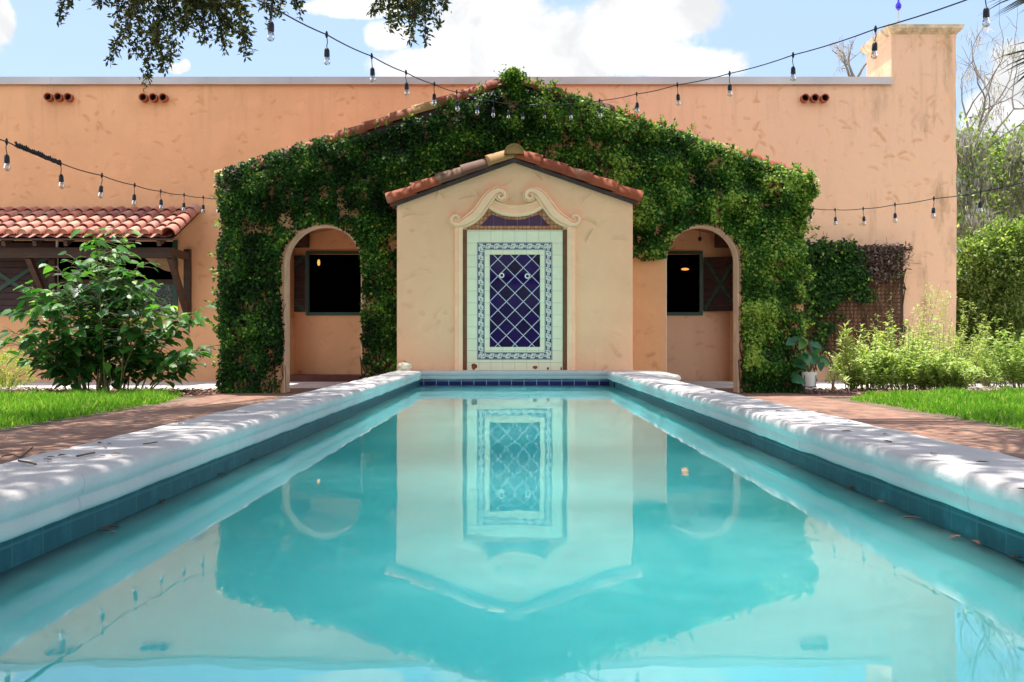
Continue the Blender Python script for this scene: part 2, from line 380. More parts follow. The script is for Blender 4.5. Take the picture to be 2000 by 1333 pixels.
def clay(name):
    mt, t, b, o = material(name); c = t.obj(); r = t.attr('rnd'); n = t.noise(c, 9, 5, .6)
    col = t.ramp(r, [(0, (.25, .055, .018)), (.25, (.30, .075, .026)), (.5, (.22, .048, .02)), (.7, (.30, .10, .04)), (.82, (.10, .042, .034)), (.92, (.36, .20, .075))])
    col = t.mix(t.m('MULTIPLY', t.step(n, .5, .8), .5), col, (.15, .085, .05)); col = t.mix(t.m('MULTIPLY', t.step(t.noise(c, 3.1, 5), .58, .75), .35), col, (.46, .28, .18))
    t.l.new(col, b.inputs['Base Color']); b.inputs['Roughness'].default_value = .75; b.inputs['Specular IOR Level'].default_value = .3
    t.l.new(t.bump(n, .006, .4), b.inputs['Normal']); return mt
M['clay'] = clay('clay_tiles')
def clay2():
    mt, t, b, o = material('pink_clay_tiles'); c = t.obj(); r = t.attr('rnd'); n = t.noise(c, 7, 5, .6)
    col = t.ramp(r, [(0, (.38, .125, .085)), (.3, (.44, .19, .135)), (.55, (.38, .12, .08)), (.75, (.48, .26, .19)), (.95, (.25, .085, .075))])
    col = t.mix(t.m('MULTIPLY', t.step(n, .5, .8), .5), col, (.62, .42, .30))
    t.l.new(col, b.inputs['Base Color']); b.inputs['Roughness'].default_value = .8
    t.l.new(t.bump(n, .006, .3), b.inputs['Normal']); return mt
M['clay2'] = clay2()

def glazed(name, w, h, mortar, c1, c2, cm, rot=0.0, rough=.12, off=(0,0), tilt=.0, offset=0.0):
    mt, t, b, o = material(name); c = t.obj(); x, y, z = t.xyz(c)
    x = t.m('ADD', x, off[0]); z = t.m('ADD', z, off[1])
    if rot:
        k = math.sqrt(.5); x, z = t.m('MULTIPLY', t.m('ADD', x, z), k), t.m('MULTIPLY', t.m('SUBTRACT', z, x), k)
    br = t.brick(t.vec(t.m('ADD', x, w*40), t.m('ADD', z, h*40), 0.0), w, h, mortar, c1, c2, cm, offset, .05)
    n = t.noise(c, 9, 4, .6, .6)
    col = t.mix(t.m('MULTIPLY', t.step(n, .4, .8), .35), br[0], tuple(min(1, k*1.25) for k in c2))
    col = t.mix(br[1], col, cm)
    b.inputs['Specular IOR Level'].default_value = .18
    t.l.new(col, b.inputs['Base Color']); t.put(b.inputs['Roughness'], t.m('ADD', rough, t.m('MULTIPLY', br[1], .5)))
    hgt = t.m('ADD', t.m('MULTIPLY', br[1], -1.0), t.m('MULTIPLY', t.noise(c, 5, 2), tilt))
    t.l.new(t.bump(hgt, .004, .7), b.inputs['Normal']); return mt

def frieze_mat():
    mt, t, b, o = material('blue_scroll_tiles'); uv = t.new('ShaderNodeAttribute', attribute_name='uvw').outputs['Vector']
    u, v, _ = t.xyz(uv); p = .105/.096
    f = t.m('MULTIPLY', t.m('FRACT', t.m('DIVIDE', u, p)), p)          # 0..p in strip widths
    def disc(cx, cy, r, soft=.05):
        a = t.m('SUBTRACT', f, cx); c = t.m('SUBTRACT', v, cy)
        return t.m('SUBTRACT', 1.0, t.step(t.m('SQRT', t.m('ADD', t.m('MULTIPLY', a, a), t.m('MULTIPLY', c, c))), r-soft, r))
    pale = t.m('MAXIMUM', disc(.38, .5, .36), disc(.90, .52, .22))
    pale = t.m('MAXIMUM', pale, disc(.62, .30, .16)); pale = t.m('MAXIMUM', pale, disc(.08, .72, .15))
    dark = t.m('MAXIMUM', disc(.90, .52, .09), t.m('SUBTRACT', disc(.36, .55, .20), disc(.40, .60, .17)))
    dark = t.m('MAXIMUM', dark, disc(.47, .42, .06))
    k = t.m('MULTIPLY', pale, t.m('SUBTRACT', 1.0, dark))
    e = t.m('ABSOLUTE', t.m('SUBTRACT', v, .5))
    line = t.m('MULTIPLY', t.step(e, .38, .40), t.m('SUBTRACT', 1.0, t.step(e, .43, .45)))
    k = t.m('MAXIMUM', t.m('MULTIPLY', k, t.m('SUBTRACT', 1.0, t.step(e, .37, .39))), line)
    col = t.mix(k, (.028, .028, .11), (.60, .60, .50))
    t.l.new(col, b.inputs['Base Color']); b.inputs['Roughness'].default_value = .2; return mt
M['frieze'] = frieze_mat()

def water_mat():
    mt, t, b, o = material('milky_turquoise_water'); c = t.obj()
    b.inputs['Base Color'].default_value = (.09, .83, .85, 1); b.inputs['Roughness'].default_value = 0.0; b.inputs['IOR'].default_value = 1.6
    b.inputs['Subsurface Weight'].default_value = 1.0; b.inputs['Subsurface Radius'].default_value = (.5, 1.0, 1.0); b.inputs['Subsurface Scale'].default_value = 7.0
    mp = t.new('ShaderNodeMapping'); mp.inputs['Scale'].default_value = (1.0, .55, 1); t.l.new(c, mp.inputs[0])
    n = t.noise(mp.outputs[0], 2.2, 2, .5); n2 = t.noise(c, 9.0, 2, .5)
    t.l.new(t.bump(t.m('ADD', n, t.m('MULTIPLY', n2, .05)), .02, .10), b.inputs['Normal']); return mt
M['water'] = water_mat()

def brick_path():
    mt, t, b, o = material('brick_paving'); c = t.obj(); x, y, z = t.xyz(c)
    br = t.brick(t.vec(t.m('ADD', y, 50.0), t.m('ADD', x, 50.0), 0), .205, .102, .006, (.25, .115, .072), (.16, .08, .056), (.12, .085, .065), .5, .3)
    n = t.noise(c, 5, 6, .65); n2 = t.noise(c, 1.2, 4)
    col = t.mix(t.m('MULTIPLY', t.step(n, .45, .75), .55), br[0], (.33, .22, .15)); col = t.mix(t.m('MULTIPLY', t.step(n2, .5, .7), .4), col, (.30, .18, .11))
    t.l.new(col, b.inputs['Base Color']); b.inputs['Roughness'].default_value = .9
    t.l.new(t.bump(t.m('ADD', t.m('MULTIPLY', br[1], -1.2), n), .01, .7), b.inputs['Normal']); return mt
M['brick'] = brick_path()
M['mulch'] = plain('bark_mulch', (.17, .095, .075), .95, .1, .6, 22, .9, 30)
M['chip'] = leafmat('mulch_chips', [(0, (.07, .035, .025)), (.5, (.18, .10, .075)), (1, (.36, .25, .20))], .0, .9, .1)

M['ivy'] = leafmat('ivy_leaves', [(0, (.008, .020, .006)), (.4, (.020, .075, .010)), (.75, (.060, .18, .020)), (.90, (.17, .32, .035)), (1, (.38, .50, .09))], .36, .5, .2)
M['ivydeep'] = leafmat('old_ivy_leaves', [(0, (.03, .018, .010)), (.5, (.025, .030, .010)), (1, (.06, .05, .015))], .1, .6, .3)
M['shrub'] = leafmat('shrub_leaves', [(0, (.008, .045, .012)), (.5, (.030, .13, .02)), (.85, (.09, .26, .035)), (1, (.24, .42, .07))], .42, .45, .35)
M['oak'] = leafmat('oak_leaves', [(0, (.026, .028, .016)), (.6, (.080, .092, .030)), (1, (.22, .22, .06))], .32, .5, .3, (1.3, 1.2, .6))
M['grass'] = leafmat('grass_blades', [(0, (.04, .17, .012)), (.5, (.13, .33, .025)), (.85, (.26, .45, .06)), (1, (.50, .48, .18))], .45, .6, .2, (1.4, 1.4, .6))
M['pale'] = leafmat('pale_foliage', [(0, (.10, .20, .03)), (.45, (.27, .40, .08)), (.8, (.46, .55, .18)), (1, (.60, .60, .32))], .40, .5, .3, (1.3, 1.3, .7))
M['bush'] = leafmat('bush_leaves', [(0, (.05, .10, .016)), (.5, (.15, .25, .05)), (.85, (.30, .38, .13)), (1, (.50, .52, .26))], .45, .5, .3)
M['yellowbush'] = leafmat('yellow_green_foliage', [(0, (.10, .18, .02)), (.6, (.26, .36, .05)), (1, (.45, .50, .14))], .4, .5, .3)
M['moss'] = leafmat('hanging_moss', [(0, (.26, .24, .19)), (.6, (.50, .47, .40)), (1, (.70, .67, .60))], .35, .9, .1, (1, 1, 1))
M['deadvine'] = leafmat('dead_vine_leaves', [(0, (.04, .022, .016)), (.6, (.10, .06, .045)), (1, (.30, .23, .19))], .15, .7, .3, (1, 1, 1))
M['palm'] = leafmat('palm_leaflets', [(0, (.020, .022, .016)), (.7, (.05, .06, .03)), (1, (.22, .14, .05))], .2, .45, .4, (1.2, 1.2, .7))
M['potplant'] = leafmat('pot_plant_leaves', [(0, (.02, .10, .05)), (.7, (.05, .19, .08)), (1, (.20, .34, .08))], .35, .35, .5)

def glass_mat(name, tint, gloss=.12):
    mt, t, b, out = material(name); t.n.remove(b)
    tr = t.new('ShaderNodeBsdfTransparent'); tr.inputs[0].default_value = (*tint, 1)
    gl = t.new('ShaderNodeBsdfGlossy'); gl.inputs['Roughness'].default_value = .02
    fr = t.new('ShaderNodeFresnel'); fr.inputs[0].default_value = 1.5
    mx = t.new('ShaderNodeMixShader'); t.put(mx.inputs[0], t.m('ADD', t.m('MULTIPLY', fr.outputs[0], .9), gloss, clamp=True))
    t.l.new(tr.outputs[0], mx.inputs[1]); t.l.new(gl.outputs[0], mx.inputs[2]); t.l.new(mx.outputs[0], out.inputs[0]); return mt
M['bulb'] = glass_mat('clear_bulb_glass', (.86, .86, .88))
M['pane'] = glass_mat('window_glass', (.45, .5, .5), .04)
M['blueglass'] = plain('cobalt_glass', (.03, .01, .55), .08, .6)
def glow(name, col, s):
    mt, t, b, o = material(name); b.inputs['Base Color'].default_value = (*col, 1)
    b.inputs['Emission Color'].default_value = (*col, 1); b.inputs['Emission Strength'].default_value = s; return mt
M['amber'] = glow('amber_lamp', (1.0, .38, .08), .5)
M['filament'] = plain('bulb_filament', (.35, .25, .15), .4, .5)

# ------------------------------------------------------------------ setting: ground, path, beds
ZG = -0.15
PX0, PX1, PY0, PY1 = -1.12, 1.18, 0.45, 12.44      # inner faces of the pool
CW = 0.31                                          # coping width
def ring_sheet(x0, x1, y0, y1, z, hx0, hx1, hy0, hy1):
    m = MB()
    for a, b, c, d in ((x0, x1, y0, hy0), (x0, x1, hy1, y1), (x0, hx0, hy0, hy1), (hx1, x1, hy0, hy1)):
        m.quad((a,c,z),(b,c,z),(b,d,z),(a,d,z))
    return m
hole = (PX0-CW+.02, PX1+CW-.02, PY0-CW+.02, PY1+CW-.02)
tag(obj('ground', ring_sheet(-400, 400, -400, 800, ZG, *hole), M['soil']), kind='structure')
tag(obj('brick_path', ring_sheet(-3.72, 3.72, -4, 17.78, ZG+.006, *hole), M['brick']), kind='structure')
m = MB(); m.quad((-14,14.35,ZG+.004),(-3.725,14.35,ZG+.004),(-3.725,17.79,ZG+.004),(-14,17.79,ZG+.004))
m.quad((3.725,13.9,ZG+.004),(14,14.6,ZG+.004),(14,17.79,ZG+.004),(3.725,17.79,ZG+.004))
m.quad((-3.72,14.7,ZG+.012),(3.72,14.7,ZG+.012),(3.72,17.785,ZG+.012),(-3.72,17.785,ZG+.012))
tag(obj('concrete_walk', m, M['concrete']), kind='structure')
m = MB(); m.quad((-14,12.5,ZG+.006),(-3.73,12.5,ZG+.006),(-3.73,14.34,ZG+.006),(-14,14.34,ZG+.006))
m.quad((3.73,12.3,ZG+.006),(14,12.6,ZG+.006),(14,14.58,ZG+.006),(3.73,13.88,ZG+.006))
tag(obj('mulch_bed', m, M['mulch']), kind='structure')
m = MB(); m.quad((-14,-3,ZG+.010),(-3.95,-3,ZG+.010),(-4.2,12.6,ZG+.010),(-14,12.9,ZG+.010))
m.quad((3.95,-3,ZG+.010),(14,-3,ZG+.010),(14,13.2,ZG+.010),(4.75,13.0,ZG+.010))
tag(obj('lawn_soil', m, plain('lawn_soil', (.09, .10, .04), .95, .1, .4, 6)), kind='structure')

# mulch chips
n = 9000; side = RNG.random(n) < .5
px = np.where(side, U(-7.6, -3.75, n), U(3.75, 8.2, n)); py = U(12.6, 14.3, n)
keep = np.where(side, (py > 13.0-0*px) | (px > -4.1), py > 13.0)
px, py = px[keep], py[keep]; n = len(px)
dd = rv(n)*np.array([1,1,.25]); tag(leaf_mesh('mulch', np.c_[px, py, np.full(n, ZG+.014)+U(0,.02,n)], dd, np.array([[0,0,1.]])+rv(n)*.5,
    U(.03,.08,n), U(.012,.03,n), RNG.random(n), M['chip'], None, 'oak'), 'brown shredded bark mulch covering the planting beds', 'mulch', kind='stuff')

# lawn
def lawn(xa, xb, sgn):
    n = 62000; x = U(xa, xb, n); y = U(6.2, 13.3, n); e = Grid(5)(x, y, 2.3)
    vis = (np.abs(x)/y < .56)
    inner = 3.76+.16*e+.10*Grid(6)(x,y,8.0)*RNG.random(n)
    back = 12.75+.22*e if sgn < 0 else 13.15+.25*e
    if sgn > 0: inner = inner+np.clip((y-11.6)*.42, 0, .8)
    else: inner = inner+np.clip((y-12.0)*.35, 0, .5)
    k = vis & (np.abs(x) > inner) & (y < back) & (y > 6.5)
    x, y = x[k], y[k]; n = len(x)
    h = Grid(9)(x, y, 3.0); L = (.025+.12*h*(.45+.55*Grid(8)(x,y,9.0)))*U(.6,1.4,n)*np.clip((np.abs(x)-inner[k])*3+.45,.4,1)
    d = np.c_[RNG.normal(0,.45,n), RNG.normal(0,.45,n), np.ones(n)]
    nr = np.c_[RNG.normal(0,1,n), RNG.normal(0,1,n), np.full(n,.1)]
    col = np.clip(.45+.35*RNG.normal(size=n)*.7+.25*(Grid(3)(x,y,1.6)-.5)+(RNG.random(n)<.06)*.4, 0, 1)
    return np.c_[x,y,np.full(n,ZG+.008)], d, nr, L, U(.007,.012,n), col
A = lawn(-7.6, -3.7, -1); B = lawn(3.7, 7.6, 1)
for q, lab in ((A, 'bright green lawn left of the pool beside the leafy shrub'), (B, 'sunlit green lawn right of the pool before the pale wildflowers')):
    tag(leaf_mesh('grass', *q[:3], q[3], q[4], q[5], M['grass'], None, 'blade'), lab, 'grass', kind='stuff')

# ------------------------------------------------------------------ the pool
pool = thing('swimming_pool', ((PX0+PX1)/2, (PY0+PY1)/2, ZG), 'long narrow swimming pool edged in worn white coping and blue tiles', 'pool')
def ring(offs):
    """perimeter points at outward offset offs, with wobble along the inner nose"""
    pts = []
    c = [(PX0-offs, PY0-offs), (PX1+offs, PY0-offs), (PX1+offs, PY1+offs), (PX0-offs, PY1+offs)]
    for i in range(4):
        a, b = c[i], c[(i+1)%4]; N = (34, 180, 34, 180)[i]
        pts += [(a[0]+(b[0]-a[0])*k/N, a[1]+(b[1]-a[1])*k/N) for k in range(N)]
    return pts
prof = [(0.0,.066),(-.010,.068),(-.018,.074),(-.021,.084),(-.021,.098),(-.0195,.106),(-.0185,.110),(-.0205,.114),(-.027,.121),(-.032,.136),(-.031,.154),(-.024,.167),(-.008,.1725),
        (.05,.174),(.12,.172),(.20,.173),(.28,.172),(.297,.168),(.304,.158),(.306,.13),(.30,.09),(.285,.085),(.285,ZG)]
gx = Grid(21); m = MB(); R = None
for j, (o, z) in enumerate(prof):
    pts = ring(o); R = len(pts)
    arr = np.arange(R); w = (gx(arr, arr*0+j*.0, .30)-.5)*.004+(gx(arr, arr*0+50, .9)-.5)*.003
    w2 = (gx(arr, arr*0+20, .3)-.5)*.008
    m.add([(x, y, z+(w[i] if j < 20 else 0)+(w2[i] if j == 0 else 0)) for i, (x, y) in enumerate(pts)], [])
k = len(prof)
m.f = [(j*R+i, (j+1)*R+i, (j+1)*R+(i+1)%R, j*R+(i+1)%R) for j in range(k-1) for i in range(R)]
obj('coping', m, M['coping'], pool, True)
for x, s in ((PX0, 1), (PX1, -1)):
    m = MB(); m.quad((x,PY0,-.16),(x,PY1,-.16),(x,PY1,.078),(x,PY0,.078)); obj('tile_band', m, M['bandside'], pool)
m = MB(); m.quad((PX0,PY1,-.16),(PX1,PY1,-.16),(PX1,PY1,.078),(PX0,PY1,.078)); obj('tile_band', m, M['bandfar'], pool)
m = MB(); m.quad((PX0,PY0,-.16),(PX1,PY0,-.16),(PX1,PY0,.078),(PX0,PY0,.078)); obj('tile_band', m, M['bandfar'], pool)
m = MB(); zb = -1.35
m.quad((PX0,PY0,zb),(PX1,PY0,zb),(PX1,PY1,zb),(PX0,PY1,zb))
for a, b in (((PX0,PY0),(PX1,PY0)),((PX1,PY0),(PX1,PY1)),((PX1,PY1),(PX0,PY1)),((PX0,PY1),(PX0,PY0))):
    m.quad((*a,zb),(*b,zb),(*b,-.16),(*a,-.16))
obj('basin', m, plain('pool_plaster', (.55,.75,.75), .8), pool)
m = MB(); m.box(PX1-.012, PX1-.002, PY1-.72, PY1-.62, -.12, .058); obj('skimmer_slot', m, M['black'], pool)
# rounded end pad of the coping beside the fountain wall
def rounded(x0,x1,y0,y1,r,n=6):
    out = []
    for cx, cy, a0 in ((x1-r,y0+r,-PI/2),(x1-r,y1-r,0),(x0+.02,y1-.02,PI/2),(x0+.02,y0+.02,PI)):
        rr = r if cx > (x0+x1)/2 else .02
        out += [(cx+rr*math.cos(a0+PI/2*k/n), cy+rr*math.sin(a0+PI/2*k/n)) for k in range(n+1)]
    return out
m = MB(); lay = [(-.03,ZG),(-.03,.075),(0,.085),(.02,.10),(.03,.13),(.02,.155),(0,.166),(-.05,.168)]; base = rounded(1.40,1.80,10.95,12.74,.16)
cx, cy = 1.6, 11.8
N = len(base)
for off, z in lay:
    m.add([(x+(off if x > 1.5 else 0)*(1 if x-cx > 0 else 0), y+off*(1 if y > cy else -1)*.8, z) for x, y in base], [])
m.f = [(j*N+i, j*N+(i+1)%N, (j+1)*N+(i+1)%N, (j+1)*N+i) for j in range(len(lay)-1) for i in range(N)]+[tuple((len(lay)-1)*N+i for i in range(N))]
obj('coping_pad', m, plain('pad_plaster', (.74,.68,.62), .8, .3, .12, 6, .3, 25), pool, True)
# water
m = MB(); g = .004; xs = (PX0+g, PX1-g); ys = (PY0+g, PY1-g); m.box(*xs, *ys, zb+.01, 0.0)
tag(obj('water', m, M['water']), kind='structure')

# ------------------------------------------------------------------ wall fountain (shrine)
DF = 12.75
fx = lambda px: X(px, DF); fz = lambda py: Z(py, DF)
fount = thing('wall_fountain', (fx(1005.5), DF, ZG), 'gabled peach wall fountain with blue diamond tile panel at the pool head', 'fountain')
L0, R0, AX = fx(775), fx(1236), fx(1004)
m = MB(); ze, za = fz(394), fz(314)
# subdivided front so the edges can wander a little
m.prism([(L0,ZG),(R0,ZG),(R0,ze),(AX,za),(L0,ze)], DF, 13.48); obj('wall', m, M['shrine'], fount, bevel=.012)
G1 = lambda x, y: (890+x/8.333, 350+y/8.333)
def mpath(pts, n=7):
    out = []
    for x, y, w in catmull(pts, n):
        px, py = G1(x, y); out.append((fx(px), fz(py), w*1.28/8.333*DF/F))
    return out
prof_m = [(-.5,0),(-.5,.050),(-.46,.066),(-.36,.070),(-.32,.058),(-.24,.080),(0,.086),(.24,.080),(.32,.058),(.36,.070),(.46,.066),(.5,.050),(.5,0)]
LS = [(26,655,22),(38,628,40),(8,600,56),(-42,625,64),(-58,690,66),(-10,742,72),(75,745,100),(160,705,135),(260,645,150),(355,560,155),(445,440,155),(535,315,150),(620,232,125),(715,195,92),(795,235,84),(800,305,76),(745,335,64),(700,300,48),(722,262,34),(745,268,20)]
for mir in (False, True):
    pts = [((1950-x) if mir else x, y, w) for x, y, w in LS]
    m = MB(); m.sweep(mpath(pts), DF, prof_m)
    for cx, cy, r in ((2,668,92),(745,268,112)):
        px, py = G1((1950-cx) if mir else cx, cy); m.lathe([(r/8.333*DF/F, 0), (r/8.333*DF/F,-.045), (.001,-.052)], (fx(px), DF, fz(py)), 18, 'y')
    obj('scroll', m, M['trim'], fount, True, sharp=50)
m = MB(); m.sweep(mpath([(560,400,130),(680,470,138),(820,515,142),(975,528,145),(1130,515,142),(1270,470,138),(1390,400,130)]), DF,
    [(-.5,0),(-.5,.050),(-.4,.058),(-.18,.058),(-.15,.045),(.1,.03),(.2,.02),(.3,.025),(.5,.02),(.5,0)] if False else [(-.5,0),(-.5,.05),(-.42,.058),(-.2,.058),(-.16,.04),(.05,.034),(.08,.024),(.3,.022),(.34,.03),(.5,.03),(.5,0)])
obj('cornice', m, M['trim'], fount, True, sharp=40)
for pa, pb, s in ((888.5, 904, 1), (1123.5, 1107.5, -1)):
    m = MB(); w = abs(fx(pb)-fx(pa)); xc = (fx(pa)+fx(pb))/2
    pr = [(-.5,0),(-.5,.03),(-.40,.036),(-.30,.036),(-.27,.048),(-.02,.052),(.02,.078),(.42,.066),(.5,.058),(.5,0)]
    pr = [(-t, h) for t, h in pr][::-1] if s > 0 else pr
    m.sweep([(xc, .15, w), (xc, fz(600), w), (xc, fz(446), w)], DF, pr); obj('pilaster', m, M['trim'], fount, bevel=.003)
for a, b in ((904, 912), (1099, 1107.5)):
    m = MB(); m.box(fx(a), fx(b), DF-.006, DF+.01, .15, fz(449)); obj('edging', m, M['brownstrip'], fount)
def poly(name, pts, mat, y, parent=fount):
    m = MB(); m.prism([(fx(G1(*p)[0]), fz(G1(*p)[1])) for p in pts], DF-y, DF+.01); return obj(name, m, mat, parent)
lc = catmull([(185,832),(185,790),(300,700),(430,585),(520,495),(580,470)], 4)
rc = [(1930-x, y) for x, y in lc][::-1]
M['mosaic'] = glazed('terracotta_mosaic', .0485, .0485, .004, (.50,.15,.05), (.58,.28,.16), (.22,.09,.05), 0, .4)
poly('mosaic', [tuple(p) for p in lc]+[(780,570),(975,600),(1170,570),(1370,475)]+[tuple(p) for p in rc[1:]], M['mosaic'], .008)
M['wedge'] = glazed('violet_glaze', .1487, .5, .003, (.045,.012,.05), (.075,.022,.06), (.12,.14,.18), 0, .08, (-.03,0), .3)
poly('glazed_inset', [(395,765),(480,690),(540,610),(590,582),(700,620),(850,660),(975,668),(1100,660),(1250,615),(1350,580),(1380,600),(1450,680),(1530,765)], M['wedge'], .013)
# tile panel
M['white'] = glazed('pale_mint_tiles', .1487, .1487, .0022, (.80,.73,.51), (.76,.71,.51), (.46,.45,.36), 0, .22, (.0,.03), .25)
m = MB(); m.box(fx(912), fx(1099), DF-.010, DF+.01, .15, fz(450.5)); panel = obj('tile_panel', m, M['white'], fount)
bx0, bx1, bz0, bz1 = fx(932), fx(1078.6), fz(703), fz(474); bw = .094
def strip(p0, p1, inward, c0=0.0):
    """one frieze strip, uvw stored per vertex (distance along / width, across 0..1)"""
    m = MB(); L = math.dist(p0, p1); k = 1
    a, b = p0, p1
    dx, dz = (b[0]-a[0])/L, (b[1]-a[1])/L
    pts = []
    for t, i in ((0,0),(L,0),(L-bw,1),(bw,1)):
        pts.append((a[0]+dx*t+inward[0]*bw*i, DF-.0125, a[1]+dz*t+inward[1]*bw*i))
    m.add(pts, [(0,1,2,3)]); o = obj('border_frieze', m, M['frieze'], fount)
    at = o.data.attributes.new('uvw', 'FLOAT_VECTOR', 'POINT')
    at.data.foreach_set('vector', [0,0,0, L/bw,0,0, L/bw-1,1,0, 1,1,0]); return o
strip((bx0,bz1),(bx1,bz1),(0,-1)); strip((bx1,bz1),(bx1,bz0),(-1,0)); strip((bx1,bz0),(bx0,bz0),(0,1)); strip((bx0,bz0),(bx0,bz1),(1,0))
dx = fx(1005.6)-fount.location.x; dz = fz(540)-ZG
M['diamond'] = glazed('cobalt_tiles', .149, .149, .0046, (.005,.002,.016), (.014,.004,.075), (.56,.53,.58), 1, .05, (-dx,-dz), .25)
m = MB(); m.box(fx(956.6), fx(1054.7), DF-.0145, DF, fz(678), fz(498)); obj('diamond_panel', m, M['diamond'], fount)
for px, py in ((980, 538.5), (1030, 540)):
    m = MB(); r = .034; c = (fx(px), DF-.0145, fz(py))
    m.lathe([(r*.55,.0),(r*.55,-.012),(r*.7,-.02),(r*.9,-.018),(r,-.006),(r,0)], c, 16, 'y'); o = obj('spout', m, M['potwhite'], fount, True)
    m = MB(); m.lathe([(r*.56,-.002),(.0005,-.002)], c, 16, 'y'); obj('spout_hole', m, M['black'], o)
def blot(px, py, rx, ry, seed):
    r = random.Random(seed); m = MB(); pts = []
    for k in range(14):
        a = 2*PI*k/14; s = r.uniform(.6, 1.15); pts.append((fx(px+rx*s*math.cos(a)), fz(py-ry*s*math.sin(a))))
    m.prism(pts, DF-.0118, DF-.008); return m
for i, (px, py, rx, ry) in enumerate(((926,716,6,7),(978,725,4,2),(997,725,5,1.6),(1034,725,7,1.8),(1046,718,5.5,4.5),(1020,725.5,5,1.2),(1070,720,2.2,3.6),(1096,721,2,5),(1088,725.5,7,1.4),(915,725,4,2))):
    obj('chipped_glaze', blot(px, py, rx, ry, i), plain('bare_clay', (.22,.06,.03), .9, .1, .4, 30), fount)
# roof of the fountain wall
def rake(mb, lo, hi, y, n, r, over=.05, cols=None, seed=1):
    rr = random.Random(seed); lo, hi = Vector((lo[0], y, lo[1])), Vector((hi[0], y, hi[1])); d = (hi-lo)
    nrm = Vector((-d.z, 0, d.x)).normalized(); nrm = nrm if nrm.z > 0 else -nrm
    for i in range(n):
        a = lo+d*(i/n); b = lo+d*((i+1)/n)+d.normalized()*over
        mb.cur = cols[i] if cols else rr.random()
        j = rr.uniform(-.006,.006)
        mb.barrel(a+nrm*(.014+j), b+nrm*(.0+j), r*1.06, r*.93, (0,1,0), 10, thick=.016)
roof = MB(); fas = MB()
tipL, tipR, top = (fx(759), fz(401)), (fx(1250.5), fz(397)), (fx(1004), fz(310))
for tip, cols in ((tipL, [.05,.2,.84,.83,.93]), (tipR, [.1,.3,.55,.45,.15])):
    dxx, dzz = top[0]-tip[0], top[1]-tip[1]
    rake(roof, tip, top, DF+.085, 5, .152, .05, cols)
    rake(roof, tip, top, DF+.36, 5, .125, .05, None, 5); rake(roof, tip, top, DF+.60, 5, .125, .05, None, 6)
    L = math.hypot(dxx, dzz); nx, nz = -dzz/L, dxx/L
    if nz < 0: nx, nz = -nx, -nz
    # fascia under the rake and the deck over the wall
    t = .045
    inner = (tip[0]+dxx*.03, tip[1]+dzz*.03)
    fas.prism([(inner[0]-nx*.004, inner[1]-nz*.004), (top[0], top[1]-.005), (top[0], top[1]-.005-t/abs(nz)), (inner[0]-nx*t, inner[1]-nz*t)][::(1 if tip is tipR else -1)], DF-.055, DF+.70)
roof.cur = .93; roof.barrel((top[0], DF-.10, top[1]+.045), (top[0], 13.45, top[1]+.045), .125, .115, (1,0,0), 12, plug=True)
obj('roof_tiles', roof, M['clay'], fount, True, sharp=50); obj('fascia', fas, M['fascia'], fount)

# ------------------------------------------------------------------ main building
DB = 17.8
bxx = lambda px: X(px, DB); bzz = lambda py: Z(py, DB)
bld = thing('building', (0, DB, ZG), 'wide flat-roofed peach stucco building with chimney across the back', 'building')
ZT = bzz(163)
XR, XC = bxx(1868), bxx(1741)
holes = [(bxx(600), bxx(712), bzz(611), bzz(496)), (bxx(1290), bxx(1370), bzz(611), bzz(496)), (bxx(-60), bxx(344), bzz(612), bzz(470))]
def wall_holes(mb, x0, x1, z0, z1, y, holes, depth=.22):
    xs = sorted({x0, x1, *[h[0] for h in holes], *[h[1] for h in holes]}); zs = sorted({z0, z1, *[h[2] for h in holes], *[h[3] for h in holes]})
    for a, b in zip(xs, xs[1:]):
        for c, d in zip(zs, zs[1:]):
            if any(h[0] <= a and b <= h[1] and h[2] <= c and d <= h[3] for h in holes): continue
            mb.quad((a,y,c),(b,y,c),(b,y,d),(a,y,d))
    for a, b, c, d in holes:
        mb.quad((a,y,c),(a,y+depth,c),(b,y+depth,c),(b,y,c)); mb.quad((a,y,d),(b,y,d),(b,y+depth,d),(a,y+depth,d))
        mb.quad((a,y,c),(a,y,d),(a,y+depth,d),(a,y+depth,c)); mb.quad((b,y,c),(b,y+depth,c),(b,y+depth,d),(b,y,d))
m = MB(); wall_holes(m, -16, XC, ZG, ZT, DB, holes)
# right end: the wall runs up into the chimney, edge slightly uneven
zc = bzz(66); gz = Grid(4); zz = np.linspace(ZG, zc, 60)
ex = XR+(gz(zz, zz*0, 3.0)-.5)*.03
for i in range(59): m.quad((XC,DB,zz[i]),(ex[i],DB,zz[i]),(ex[i+1],DB,zz[i+1]),(XC,DB,zz[i+1]))
yb = 19.05
for i in range(59): m.quad((ex[i],DB,zz[i]),(XR,27,zz[i]) if zz[i+1] < ZT else (XR,yb,zz[i]),(XR,27,zz[i+1]) if zz[i+1] < ZT else (XR,yb,zz[i+1]),(ex[i+1],DB,zz[i+1]))
m.quad((XC,DB,ZT-.3),(XC,DB,zc),(XC,yb,zc),(XC,yb,ZT-.3)); m.quad((XC,yb,ZT-.3),(XC,yb,zc),(XR,yb,zc),(XR,yb,ZT-.3))
m.quad((-16,27,ZG),(-16,27,ZT),(XR,27,ZT),(XR,27,ZG)); m.quad((-16,DB,ZG),(-16,DB,ZT),(-16,27,ZT),(-16,27,ZG))
obj('wall', m, M['wall'], bld)
m = MB(); m.quad((-16,DB,ZT-.05),(XR,DB+.02,ZT-.05),(XR,27,ZT-.05),(-16,27,ZT-.05)); obj('roof', m, M['concrete'], bld)
m = MB()
